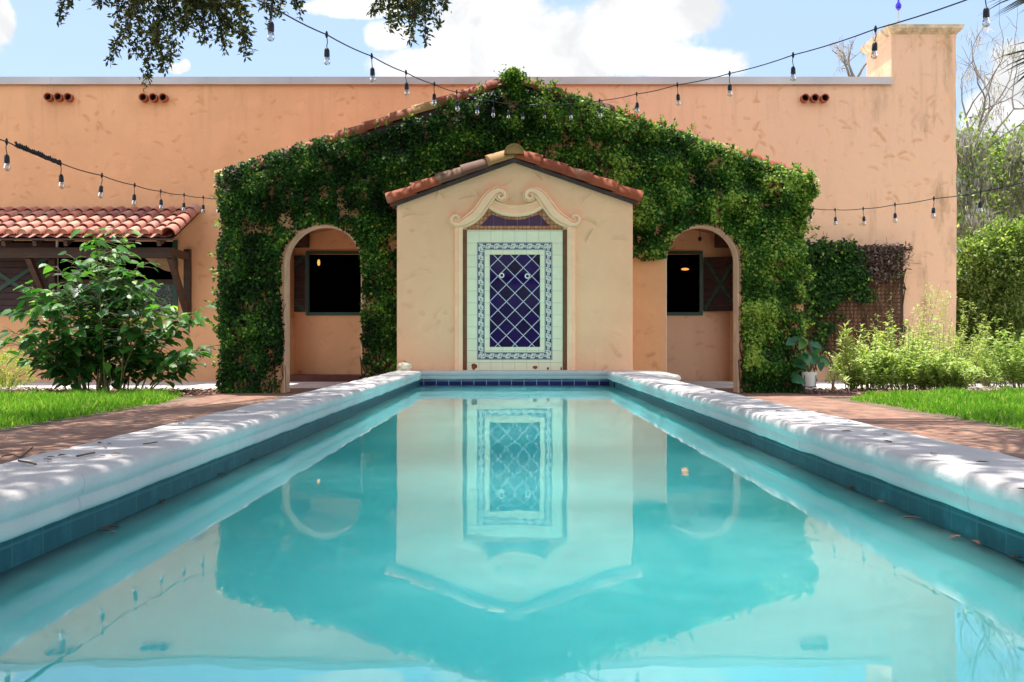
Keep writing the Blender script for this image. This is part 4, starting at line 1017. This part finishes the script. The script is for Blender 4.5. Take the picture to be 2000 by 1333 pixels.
# ------------------------------------------------------------------ pale wild perennials at right
def wild(px, pyt, d, w, n, label, hue=(0.,1.), size=.075, aspect=.4):
    base = thing('wild_perennial', (X(px,d), d, ZG), label, 'plant', 'pale perennials along the right bed'); m = MB(); lp, ld, lr = [], [], []
    h = Z(pyt, d)-ZG
    for k in range(70):
        a = random.uniform(0,2*PI); rr = w*math.sqrt(random.random()); bx, by = base.location.x+math.cos(a)*rr*.55, d+math.sin(a)*rr*.55
        hh = h*random.uniform(.35,.85)*(1-.25*rr/w)*(random.uniform(1.3,1.7) if k % 6 == 0 else 1); tip = Vector((base.location.x+math.cos(a)*rr*1.25+random.gauss(0,.10), d+math.sin(a)*rr*1.1, ZG+hh)); b = Vector((bx,by,ZG))
        mid = b.lerp(tip,.5)+Vector((random.gauss(0,.04),random.gauss(0,.04),.04)); pth = [b*(1-t)**2+mid*2*t*(1-t)+tip*t*t for t in (0,.2,.4,.6,.8,1)]
        m.tube(pth, [.005,.0045,.004,.003,.0025,.0015], 4)
        for q in range(int(n*1.5)):
            t = .18+.82*random.random(); p = b*(1-t)**2+mid*2*t*(1-t)+tip*t*t; aa = random.uniform(0,2*PI)
            lp.append(p); ld.append((math.cos(aa), math.sin(aa), random.uniform(-.35,.8))); lr.append(hue[0]+(hue[1]-hue[0])*min(1,max(0,random.gauss(.45+.3*(t-.5),.22))))
    obj('stem', m, M['stem'], base); n = len(lp); L = U(size*.6,size*1.35,n)
    leaf_mesh('foliage', np.array(lp), np.array(ld), np.array([[0,-.2,1.]])+rv(n)*.5, L, L*aspect, np.array(lr), M['pale'], base, 'ivy')
wild(1695, 640, 14.0, .42, 30, 'pale green wild perennial beside the tall yellow stalk plant')
wild(1765, 615, 14.3, .5, 34, 'broad pale yellow-green perennial in the middle of the right bed', (.1,1.))
wild(1765, 560, 15.4, .5, 30, 'taller feathery pale perennial behind, against the lattice corner', (.3,1.), .05, .2)
wild(1850, 585, 15.2, .55, 34, 'feathery pale perennial below the right end of the wall', (.25,1.), .055, .22)
wild(1840, 670, 14.2, .45, 30, 'low bright green perennial at the front of the right bed')
wild(1925, 600, 15.6, .55, 32, 'pale perennial standing right of the building corner', (.15,.95), .06, .25)
wild(1990, 615, 14.8, .5, 34, 'leafy green perennial at the right edge of the bed', (.0,.7))
wild(1900, 655, 17.0, .5, 26, 'thin pale perennial behind the others by the building corner', (.1,.9))
# tall stalk plant with whorled narrow leaves
t = thing('stalk_plant', P(1655, 766, 13.9), 'tall yellow-green stalk plant with whorls of narrow leaves', 'plant'); m = MB(); lp, ld, lr = [], [], []
for px, pyt, bx in ((1650,638,1660),(1642,655,1656),(1678,662,1664),(1655,650,1662),(1690,690,1668),(1635,700,1652)):
    d = 13.9+random.uniform(-.12,.12); b, tip = Vector(P(bx,766,d)), Vector(P(px,pyt,d)); pth = [b.lerp(tip,k/8)+Vector((.02*math.sin(k),0,0)) for k in range(9)]; m.tube(pth, [.009-.0007*k for k in range(9)], 5)
    for q in range(64):
        s = random.uniform(.45,1.0) if px < 1660 else random.uniform(.3,1); p = b.lerp(tip,s); a = random.uniform(0,2*PI); lp.append(p); ld.append((math.cos(a),math.sin(a)*.8,random.uniform(.0,.9)+(.9 if s > .93 else 0))); lr.append(random.uniform(.45,.95))
obj('stem', m, M['stem'], t); n = len(lp)
leaf_mesh('foliage', np.array(lp), np.array(ld), np.array([[0,0,1.]])+rv(n)*.4, U(.07,.15,n), U(.014,.026,n), np.array(lr), M['pale'], t, 'strap')
# dry plume
t = thing('dry_plume', P(1830, 700, 15.8), 'wispy cream dried flower plumes standing above the pale perennials', 'plant'); m = MB(); lp, ld = [], []
for px, pyt in ((1812,560),(1822,575),(1838,570),(1845,590),(1800,600),(1852,578),(1790,605)):
    b, tip = Vector(P(1830,765,15.8)), Vector(P(px,pyt,15.8)); pth = [b.lerp(tip,k/6)+Vector((.03*math.sin(k+px),0,0)) for k in range(7)]; m.tube(pth, [.005-.0006*k for k in range(7)], 4)
    for q in range(70):
        s = random.uniform(.72,1.02); lp.append(b.lerp(tip,s)+Vector(rv(1)[0])*.05); ld.append(Vector(rv(1)[0])+Vector((0,0,.5)))
obj('stem', m, M['moss'], t); n = len(lp); leaf_mesh('plume', np.array(lp), np.array(ld), rv(n), U(.03,.07,n), U(.008,.016,n), U(.8,1,n), M['pale'], t, 'blade')
# potted plant
c = P(1580.5, 763, 13.25); gz0 = ZG
pot = thing('potted_plant', (c[0], c[1], ZG), 'big-leaved plant in a white pot on a wire stand', 'potted plant')
m = MB(); z0, z1 = Z(755,13.25), Z(727,13.25); rp = .095
m.lathe([(.001,z0),(rp*.82,z0),(rp*.9,z0+.02),(rp,z1-.006),(rp*1.01,z1),(rp*.94,z1),(rp*.92,z1-.025),(.001,z1-.025)], (c[0],c[1],0), 24); obj('pot', m, M['potwhite'], pot, True, sharp=40)
m = MB()
for a in (.6,2.2,3.8,5.4): m.tube([(c[0]+rp*1.06*math.cos(a),c[1]+rp*1.06*math.sin(a),ZG),(c[0]+rp*1.06*math.cos(a),c[1]+rp*1.06*math.sin(a),z1-.04)], .005, 5)
m.tube([(c[0]+rp*1.06*math.cos(k*PI/8),c[1]+rp*1.06*math.sin(k*PI/8),z0-.006) for k in range(17)], .005, 5); obj('stand', m, M['black'], pot)
tips = [(1570,665),(1590,672),(1560,690),(1588,695),(1592,705),(1554,708),(1575,690),(1598,700),(1548,735),(1602,708),(1547,664)]
m = MB(); lp, ld, ln2 = [], [], []
for px, py in tips:
    b, tip = Vector((c[0],c[1],z1-.02)), Vector(P(px,py,13.25+random.uniform(-.12,.12))); mid = b.lerp(tip,.5)+Vector((0,0,.06)); m.tube([b,mid,tip], [.006,.005,.003], 5)
    for q in range(2): lp.append(tip+Vector(rv(1)[0])*.02); ld.append((random.uniform(-.8,.8), -.4, -.7+random.uniform(0,.9))); ln2.append((random.gauss(0,.4), -.8, .5))
obj('stem', m, M['stem'], pot); n = len(lp); L = U(.13,.20,n); leaf_mesh('foliage', np.array(lp), np.array(ld), np.array(ln2), L, L*.72, U(.1,.9,n), M['potplant'], pot, 'heart', True)
# seedling in a sleeve
c = P(1627, 763, 13.6); sd = thing('seedling', (c[0],c[1],ZG), 'small seedling in a brown sleeve on the mulch', 'plant'); m = MB()
m.lathe([(.022,ZG),(.022,ZG+.13),(.015,ZG+.13),(.001,ZG+.12)], (c[0],c[1],0), 10); obj('sleeve', m, plain('sleeve_brown', (.28,.17,.08), .8, .2, .3), sd)
m = MB(); lp, ld = [], []
for px, py in ((1622,735),(1632,727),(1640,738),(1617,742),(1650,745)):
    tip = Vector(P(px,py,13.6)); m.tube([(c[0],c[1],ZG+.11),(c[0]+(tip.x-c[0])*.3,c[1],ZG+.2),tip], [.004,.003,.002], 4)
    for q in range(14): lp.append(tip+Vector(rv(1)[0])*.03); ld.append(Vector(rv(1)[0])+Vector((0,0,.2)))
obj('stem', m, M['stem'], sd); n = len(lp); leaf_mesh('foliage', np.array(lp), np.array(ld), np.array([[0,-.3,1.]])+rv(n)*.5, U(.05,.09,n), U(.02,.032,n), U(.5,1,n), M['pale'], sd, 'ivy')

# ------------------------------------------------------------------ lattice and its vine
tx0, tx1, tz0, tz1 = bxx(1568), bxx(1761), bzz(690), bzz(483); ty = DB-.06
tre = thing('trellis', ((tx0+tx1)/2, DB, tz0), 'brown lattice panel on the wall right of the porch', 'trellis')
m = MB(); fw = .04
m.box(tx0,tx1,ty-.02,ty+.02,tz1-fw,tz1); m.box(tx0,tx1,ty-.02,ty+.02,tz0,tz0+fw); m.box(tx0,tx0+fw,ty-.02,ty+.02,tz0+fw,tz1-fw); m.box(tx1-fw,tx1,ty-.02,ty+.02,tz0+fw,tz1-fw); obj('frame', m, M['wood'], tre)
m = MB(); k = tx0+.04
while k < tx1-.04: m.box(k,k+.024,ty-.012,ty-.002,tz0+fw,tz1-fw); k += .068
k = tz0+.05
while k < tz1-.05: m.box(tx0+fw,tx1-fw,ty,ty+.01,k,k+.024); k += .068
obj('lattice', m, plain('lattice_wood', (.12,.055,.035), .8, .2, .4, 8), tre)
vine = thing('climbing_vine', ((tx0+tx1)/2, DB-.1, ZG), 'green and withered vine climbing the brown lattice panel', 'vine')
n = 17000; px = U(1555, 1785, n); py = U(462, 700, n); g1 = Grid(41)(px,py,.05); g2 = Grid(42)(px,py,.02)
tgt = np.clip(1.35-np.hypot((px-1615)/62, (py-525)/62), 0, 1)+np.clip(.9-np.hypot((px-1600)/50,(py-620)/90),0,1)*.35+np.clip(.8-np.hypot((px-1680)/40,(py-560)/70),0,1)*.5
k = (RNG.random(n) < np.clip((tgt*1.5+g1*.6-.5)*1.6,0,1)) & (py > 476-18*g1*(px < 1700)) & (px < 1765)
q = np.c_[X(px[k],DB-.1), DB-.08-U(0,.22,k.sum()), Z(py[k],DB-.1)]; nn = len(q); a = RNG.normal(0,1,nn)
leaf_mesh('foliage', q, np.c_[np.sin(a),-U(.1,.8,nn),-np.cos(a)+.3], np.c_[RNG.normal(0,.4,nn),np.full(nn,-.7),U(0,1,nn)], U(.05,.09,nn), U(.03,.055,nn), np.clip(.35+.22*RNG.normal(size=nn)+(RNG.random(nn)<.08)*.4,0,1), M['ivy'], vine, 'ivy')
tgt = np.clip(1.2-np.hypot((px-1715)/62,(py-510)/45),0,1)+np.clip(1-np.abs(py-486)/10,0,1)*(px > 1640)*.9
k = (RNG.random(n) < np.clip((tgt+g2*.5-.5)*1.2,0,1)) & (py > 480-8*g1) & (px < 1768+10*g1)
q = np.c_[X(px[k],DB-.1), DB-.08-U(0,.16,k.sum()), Z(py[k],DB-.1)]; nn = len(q); a = RNG.normal(0,1.2,nn)
leaf_mesh('withered_leaves', q, np.c_[np.sin(a),-U(.1,.8,nn),-np.cos(a)], rv(nn), U(.05,.10,nn), U(.02,.04,nn), RNG.random(nn), M['deadvine'], vine, 'ivy')
m = MB()
for k in range(46):
    x = random.uniform(1572,1765); y = random.uniform(690,757); pth = []
    for j in range(10):
        pth.append(P(x, y, DB-.07-random.uniform(0,.05))); x += random.uniform(-8,8); y -= random.uniform(10,30)
        if y < 470 or x > 1775 or x < 1565: break
    if len(pth) > 2: m.tube(pth, [random.uniform(.004,.014)]*len(pth), 4)
for k in range(60):
    x, y = random.uniform(1690,1775), random.uniform(478,560); m.tube([P(x+random.uniform(-14,14)*j*.5, y+random.uniform(-9,9)*j*.5, DB-.1) for j in range(5)], .003, 4)
for x0, y0 in ((1640,470),(1615,455),(1608,452),(1700,478),(1660,462)):
    m.tube([P(x0+random.uniform(-3,3), y0+j*8, DB-.03) for j in range(5)], .003, 4)
obj('stem', m, M['vinestem'], vine)

# ------------------------------------------------------------------ trees
def branch(mb, p, d, L, r, depth, tips, spread=.6, up=.1, rnd=None, kids=(2,3), allpts=None):
    rnd = rnd or random; pts = [p]; dd = d.copy(); seg = 5
    for k in range(seg):
        dd = (dd+Vector((rnd.gauss(0,.16),rnd.gauss(0,.16),rnd.gauss(0,.12)+up*.3))).normalized(); pts.append(pts[-1]+dd*L/seg)
    mb.tube(pts, [r*(1-.45*k/seg) for k in range(seg+1)], 7 if r > .04 else 5, cap=False)
    if allpts is not None: allpts += pts[2:]
    if depth == 0: tips.append(pts[-1]); return
    for k in range(rnd.randint(*kids)):
        s = pts[rnd.randint(2,seg)] if k else pts[-1]
        nd = (dd+Vector((rnd.gauss(0,spread),rnd.gauss(0,spread),rnd.gauss(0,spread*.7)+up))).normalized()
        branch(mb, s, nd, L*rnd.uniform(.55,.85), r*.55, depth-1, tips, spread, up, rnd, kids, allpts)
def moss_leaves(ptsl, n, hang, spread=.12):
    idx = RNG.integers(0, len(ptsl), n); q = np.array([tuple(p) for p in ptsl])[idx]+RNG.normal(0,spread,(n,3))
    return q, np.c_[RNG.normal(0,.3,n),RNG.normal(0,.3,n),-np.ones(n)], np.c_[RNG.normal(size=n),RNG.normal(size=n),np.zeros(n)], U(hang*.4,hang*1.3,n)
# grey mossy tree right of the building
D = 25.0; t = thing('mossy_tree', (X(1945,D), D, ZG), 'bare grey tree draped in moss right of the building', 'tree'); rr = random.Random(12); m = MB(); tips, ap = [], []
base = Vector((X(1945,D), D, ZG)); fork = Vector(P(1905,300,D))
m.tube([base, base.lerp(fork,.4)+Vector((.15,0,0)), base.lerp(fork,.75), fork], [.17,.14,.11,.085], 9)
for tx, ty_, L in ((1885,215,1.7),(1925,200,1.9),(1955,230,2.0),(1890,250,1.3),(1965,260,2.0),(1880,180,2.0),(1990,250,2.1)):
    d = (Vector(P(tx,ty_,D+rr.uniform(-.6,.6)))-fork).normalized(); branch(m, fork+Vector((0,0,-rr.uniform(0,.5))), d, L*.75, .04, 3, tips, .7, .08, rr, (2,3), ap)
low = []
for sx, sy, tx, ty_ in ((1930,420,1880,350),(1935,380,2005,330),(1935,450,1880,430),(1940,470,2000,430),(1940,420,2040,380),(1925,380,1885,320),(1940,350,1995,300)):
    b = Vector(P(sx,sy,D)); d = Vector(P(tx,ty_,D+rr.uniform(-1,.3)))-b; branch(m, b, d.normalized(), d.length*.8, .05, 2, tips, .5, -.02, rr, (2,3), low)
obj('trunk', m, M['greybark'], t, True)
q, d, nr, L = moss_leaves(low*1+ap[::40], 14000, .28, .15); leaf_mesh('moss', q, d, nr, L, U(.010,.03,len(q)), RNG.random(len(q)), M['moss'], t, 'blade')
q = np.array([tuple(p) for p in low])[RNG.integers(0,len(low),4000)]+RNG.normal(0,.32,(4000,3)); leaf_mesh('crown', q, rv(4000), rv(4000), U(.08,.16,4000), U(.05,.09,4000), U(.2,1,4000), M['bush'], t, 'ivy')
# bare tree behind the parapet
D = 30.0; t = thing('bare_tree', (X(1665,D), D, ZG), 'leafless grey tree top showing above the parapet beside the chimney', 'tree'); rr = random.Random(5); m = MB(); tips, ap = [], []
fork = Vector(P(1668,160,D)); m.tube([(X(1665,D),D,ZG),(X(1670,D),D,4),tuple(fork)], [.25,.2,.12], 8)
for tx, ty_, L in ((1672,95,1.0),(1655,110,.8),(1690,120,.9),(1630,130,.9)):
    branch(m, fork, (Vector(P(tx,ty_,D))-fork).normalized(), L*.75, .045, 3, tips, .85, .02, rr, (2,3), ap)
obj('trunk', m, M['greybark'], t, True); q, d, nr, L = moss_leaves(ap, 260, .22, .05); leaf_mesh('moss', q, d, nr, L, U(.01,.02,len(q)), RNG.random(len(q)), M['moss'], t, 'blade')

def crown_tree(name, label, D, px, blobs, n, size, mat, trunk_r=.18, group=None, rb=(0,1)):
    t = thing(name, (X(px,D), D, ZG), label, 'tree' if 'tree' in name else 'bush', group); m = MB(); P_, D_ = [], []
    tot = sum(b[2]*b[3] for b in blobs)
    for bx, by, rx, ry in blobs:
        k = int(n*rx*ry/tot); c = np.array(P(bx,by,D+random.uniform(-.5,.5))); s = np.array([rx*D/F, .8*(rx+ry)/2*D/F, ry*D/F]); dr = rv(k); g = Grid(int(RNG.integers(1e6)))
        lump = .65+.6*g(dr[:,0]*2+dr[:,1], dr[:,2]*2, 1.7); P_.append(c+dr*s*((.35+.65*RNG.random(k)**.5)*lump)[:,None]); D_.append(dr)
        m.tube([(X(px,D),D,ZG),tuple((np.array([X(px,D),D,ZG])+c)/2+np.array([.05,0,.1])),tuple(c)], [trunk_r,trunk_r*.6,trunk_r*.25], 7)
    q = np.concatenate(P_); dr = np.concatenate(D_); k = q[:,2] > ZG+.05; q, dr = q[k], dr[k]; nn = len(q); L = U(size*.6,size*1.3,nn)
    obj('trunk', m, M['bark'], t, True); leaf_mesh('crown', q, dr+rv(nn), np.array([[0,-.2,1.]])+rv(nn)*.8, L, L*.5, np.clip(U(*rb,nn),0,1), mat, t, 'ivy')
crown_tree('leafy_bush', 'tall green bush right of the building corner, behind the pale perennials', 21.0, 1925, [(1900,530,45,80),(1950,510,60,90),(1985,570,60,90),(1890,610,45,80),(1930,660,70,80),(1995,670,60,80),(1995,480,40,50)], 24000, .095, M['bush'], .08)
crown_tree('background_tree', 'dark green tree behind the mossy branches right of the building', 34.0, 1960, [(1950,350,60,80),(2010,400,70,110),(1900,420,50,70),(1960,480,80,60),(2040,330,80,90),(1890,330,30,40)], 13000, .26, M['bush'], .2, rb=(.1,.95))
crown_tree('background_tree', 'distant green tree low behind the right bed', 42.0, 2010, [(1990,560,60,80),(1920,600,60,60),(2060,520,80,120),(1880,560,40,60)], 6000, .3, M['bush'], .25, rb=(.1,.85))

# live oak overhead: trunk left of the camera, limbs above the frame, sprays hanging into it
oak = thing('live_oak', (-6.6, 4.2, ZG), 'spreading oak whose leafy branch tips hang into the top of the view', 'tree')
m = MB(); m.tube([(-6.6,4.2,ZG),(-6.5,4.3,1.2),(-6.2,4.5,2.8),(-5.6,4.8,4.2)], [.42,.34,.30,.26], 12); rr = random.Random(8)
top = Vector((-5.6,4.8,4.2)); limbs = []
for tgt in ((-3.5,9.0,5.6),(-1.2,9.3,5.4),(1.5,7.0,6.4),(-1.5,4.5,6.6),(-3.0,2.0,6.2),(3.2,4.5,7.2),(0.5,2.0,7.0),(-4.5,11.0,6.2),(1.0,10.2,6.4)):
    tg = Vector(tgt); mid = top.lerp(tg,.5)+Vector((0,0,.9)); pth = [top*(1-t)**2+mid*2*t*(1-t)+tg*t*t for t in [k/9 for k in range(10)]]
    m.tube(pth, [.16*(1-.09*k) for k in range(10)], 8); limbs.append(pth)
LP, LD = [], []
def canopy(cx, cy, r, k):
    zmin = .5+.352*cy+r*.9; z = max(zmin, 4.6+random.uniform(0,1.8)); c = np.array([cx, cy, z])
    q = c+RNG.normal(0,1,(k,3))*np.array([r*.6,r*.6,r*.35]); q = q[q[:,2] > .5+.345*q[:,1]+.15]; LP.append(q); LD.append(rv(len(q)))
    near = min((p for l in limbs for p in l[3:]), key=lambda p: (p-Vector(c)).length); m.tube([near, near.lerp(Vector(c),.5)+Vector((0,0,.15)), Vector(c)], [.03,.018,.008], 4)
CG = Grid(77)
for k in range(1150):
    cx, cy = random.uniform(-4.9,4.2), random.uniform(.4,12.2)
    lim = 11.2 if cx < 0 else 9.8
    dens = .80 if cy < 8.5 else .50
    if cx > 2.2 and cy > 8.6: continue
    if cx < -2.6 and cy > 9.6 and random.random() < .5: continue
    if random.random() > dens or CG(np.array([cx]), np.array([cy]), .9)[0] < .12: continue
    canopy(cx, cy, random.uniform(.30,.55), random.randint(70,130))
for k in range(1300):   # unseen leaf mass added behind the viewer to darken tile and pane reflections
    c = np.array([random.uniform(-20,10), random.uniform(-11,-6), .1+4.6*random.random()]); r_ = random.uniform(.5,.9)
    q = c+RNG.normal(0,1,(60,3))*r_*.6; LP.append(q[q[:,2] > ZG+.05]); LD.append(rv(int((q[:,2] > ZG+.05).sum())))
for tgt in ((-7,-8,2.0),(-2,-8.5,2.6),(4,-8.5,2.2),(9,-8.5,1.8)):  # limbs reaching into that added leaf mass
    tg = Vector(tgt); a0 = Vector((-6.5,4.3,2.0)); mid = a0.lerp(tg,.5)+Vector((-1.5,-2,.8)); m.tube([a0*(1-t)**2+mid*2*t*(1-t)+tg*t*t for t in [k/9 for k in range(10)]], [.18-.014*k for k in range(10)], 8)
for k in range(170):   # the far edge of the crown, over the fountain roof and the left of the gable
    cx, cy = random.uniform(-3.9,1.6), random.uniform(11.6,15.2)
    if random.random() < .6: canopy(cx, cy, random.uniform(.25,.45), random.randint(60,100))
for k in range(120):   # heavier shade over the near left coping
    canopy(random.uniform(-3.4,-.9), random.uniform(1.5,7.5), random.uniform(.3,.5), random.randint(70,120))
for k in range(150):   # shade over the right lawn edge and the left path
    if k < 70: canopy(random.uniform(3.0,5.2), random.uniform(6.5,10.6), random.uniform(.3,.5), random.randint(80,120))
    else: canopy(random.uniform(-5.2,-2.6), random.uniform(6.5,12.0), random.uniform(.3,.5), random.randint(70,110))
# hanging sprays in the frame (photo pixels, depth about 9 m)
lp2, ld2 = [], []
def spray(px0, py0, px1, py1, d, w, k):
    a, b = Vector(P(px0,py0,d)), Vector(P(px1,py1,d+random.uniform(-.25,.25))); mid = a.lerp(b,.5)+Vector((random.gauss(0,.05),random.gauss(0,.1),.05))
    pth = [a*(1-t)**2+mid*2*t*(1-t)+b*t*t for t in [j/8 for j in range(9)]]; m.tube(pth, [.007-.0006*j for j in range(9)], 4)
    for j in range(k):
        t = random.random(); p = a*(1-t)**2+mid*2*t*(1-t)+b*t*t; o = Vector(rv(1)[0])*random.random()*w*(1.1-.7*t); p2 = p+o
        if j % 6 == 0: m.tube([p, p2], [.003,.0015], 3)
        lp2.append(p2); ld2.append(Vector(rv(1)[0])+Vector((0,0,-.3))+o.normalized()*.5)
S = [(300,-70,225,40,.16,150),(300,-70,265,110,.16,190),(330,-60,285,160,.15,210),(300,-60,215,120,.11,110),(340,-60,330,120,.18,230),(360,-60,350,60,.2,260),(380,-60,400,80,.2,260),(400,-60,440,95,.16,210),(420,-60,480,110,.13,190),
     (440,-60,480,40,.17,200),(390,-60,420,20,.22,260),(260,-60,190,10,.16,170),(300,-60,250,30,.2,230),(350,-60,300,70,.2,230),(380,-60,375,35,.2,240),(410,0,455,60,.12,120),(300,60,320,140,.10,100),(270,20,220,90,.1,90),
     (130,-60,112,48,.07,70),(150,-60,135,12,.08,60),(560,-60,525,60,.06,60),(560,-60,545,30,.12,110),(570,-60,588,30,.09,90),(540,-60,510,20,.1,80),(600,-60,575,15,.1,80),
     (770,-60,740,20,.14,140),(790,-60,775,50,.16,180),(800,-60,800,80,.14,170),(810,-60,830,85,.11,120),(820,-60,855,50,.13,150),(840,-60,870,20,.12,120),(800,-60,810,25,.2,220),(760,-60,722,28,.07,60),(780,-40,760,60,.09,80)]
for s in S: spray(*s[:4], 8.7+random.uniform(-.5,.5), s[4], int(s[5]*1.75))
obj('limb', m, M['bark'], oak, True)
q = np.concatenate(LP); dd = np.concatenate(LD); n = len(q); L = U(.07,.12,n)
leaf_mesh('crown', q, dd, np.array([[0,0,1.]])+rv(n)*.9, L, L*.48, U(0,.8,n), M['oak'], oak, 'oak')
n = len(lp2); L = U(.038,.068,n); leaf_mesh('hanging_sprays', np.array(lp2), np.array(ld2), rv(n)+np.array([[0,0,.5]]), L, L*.42, np.clip(U(0,1,n),0,1), M['oak'], oak, 'oak')
print('canopy leaves', len(q), 'spray', len(lp2))

# palm at the top right corner
pal = thing('palm_tree', (5.4, 8.2, ZG), 'palm with drooping dark fronds at the top right corner', 'palm tree'); m = MB()
m.tube([(5.4,8.2,ZG),(5.42,8.2,1.5),(5.4,8.2,3.9)], [.16,.14,.13], 10); lp, ld, ln2, lL = [], [], [], []
crownp = Vector((5.4,8.2,3.9))
for hx, hy, hd, a0, a1, Ls in ((2092,-40,8.0,120,215,.66),(2090,85,7.8,160,262,.52),(2190,-160,8.2,60,200,.8),(2300,0,8.0,-60,120,.8)):
    hub = Vector(P(hx,hy,hd)); m.tube([crownp, crownp.lerp(hub,.5)+Vector((0,0,.2)), hub], [.02,.016,.01], 5)
    for k in range(26):
        a = math.radians(a0+(a1-a0)*k/33+random.uniform(-3,3)); lp.append(hub+Vector((0,random.uniform(-.1,.1),0))); ld.append((math.cos(a), random.gauss(0,.22), math.sin(a)*1.0-.35 if math.sin(a) > -.5 else math.sin(a))); ln2.append((0,-1,.25)); lL.append(Ls*random.uniform(.75,1.1))
obj('trunk', m, M['bark'], pal, True); n = len(lp); leaf_mesh('frond', np.array(lp), np.array(ld), np.array(ln2)+rv(n)*.25, np.array(lL), U(.012,.022,n), U(0,1,n)**2, M['palm'], pal, 'strap')

# ------------------------------------------------------------------ small things on the coping
c = (X(791,12.6), 12.58, .172); m = MB(); rr = random.Random(4); g = Grid(51)
prof2 = [(.001,0),(.085,0.0),(.098,.03),(.082,.075),(.05,.105),(.001,.115)]
m.lathe(prof2, c, 14); m.v = [(x+rr.gauss(0,.013), y+rr.gauss(0,.011), max(.168, z*1.0+rr.gauss(0,.014)-.012)) for x,y,z in m.v]
tag(obj('rock', m, M['rock'], None, True), 'rough cream lump of rock on the coping corner by the fountain', 'rock')
def flat_leaf(px, py, ln, an, label, group):
    d = (CZ-.176)*F/(py-HY); p = np.array([P(px,py,d)])
    o = leaf_mesh('fallen_leaf', p, [[math.cos(an),math.sin(an),.12]], [[.15,0,1.]], np.array([ln]), np.array([ln*.42]), [.5], M['deadleaf'], None, 'heart', True)
    tag(o, label, 'leaf', group)
for px, py in ((130,889),(106,893),(207,891),(205,875),(193,866),(215,867),(98,899),(143,876),(348,828),(217,888),(480,805),(548,778)):
    flat_leaf(px, py, random.uniform(.022,.045), random.uniform(0,6), 'tiny dry brown leaf lying on the left pool coping', 'leaves on the left coping')
for px, py in ((1605,825),(1666,825),(1733,848),(1730,862),(1827,888),(1931,903),(1990,955),(1645,842),(1395,768),(1515,803)):
    flat_leaf(px, py, random.uniform(.025,.05), random.uniform(0,6), 'tiny dry brown leaf lying on the right pool coping', 'leaves on the right coping')
def twig(pts, r, label, z):
    m = MB(); q = []
    for px, py in pts:
        d = (CZ-z)*F/(py-HY); q.append((X(px,d), d, z+.004))
    m.tube(q, [r]*len(q), 5); tag(obj('twig', m, M['vinestem'], None), label, 'twig')
twig([(150,894),(168,890),(185,887)], .0028, 'short straight twig on the left coping', .175)
twig([(36,903),(55,906),(70,910)], .0028, 'curved twig at the near left end of the coping', .175)
twig([(280,870),(295,868),(307,866)], .002, 'thin pale straw on the left coping', .175)
twig([(3,893),(25,890),(40,895),(62,876),(65,873)], .004, 'forked fallen twig on the brick path left of the pool', ZG+.01)
# leaves floating along the waterline
for k, (px, py) in enumerate(((170,1040),(182,1034),(295,982),(480,900),(442,927),(1677,952),(1684,955),(1457,865),(1748,984),(1825,1015),(1910,1050),(1935,1059),(1992,1091),(1375,829))):
    d = CZ*F/(py-HY); x = X(px,d); x = min(max(x, PX0+.02), PX1-.02)
    o = leaf_mesh('floating_leaf', np.array([[x,d,.004]]), [[math.cos(k),math.sin(k),.05]], [[0,0,1.]], np.array([.05]), np.array([.02]), [.5], M['deadleaf'], None, 'heart', True)
    tag(o, 'small brown leaf floating at the edge of the pool water', 'leaf', 'leaves floating in the pool')
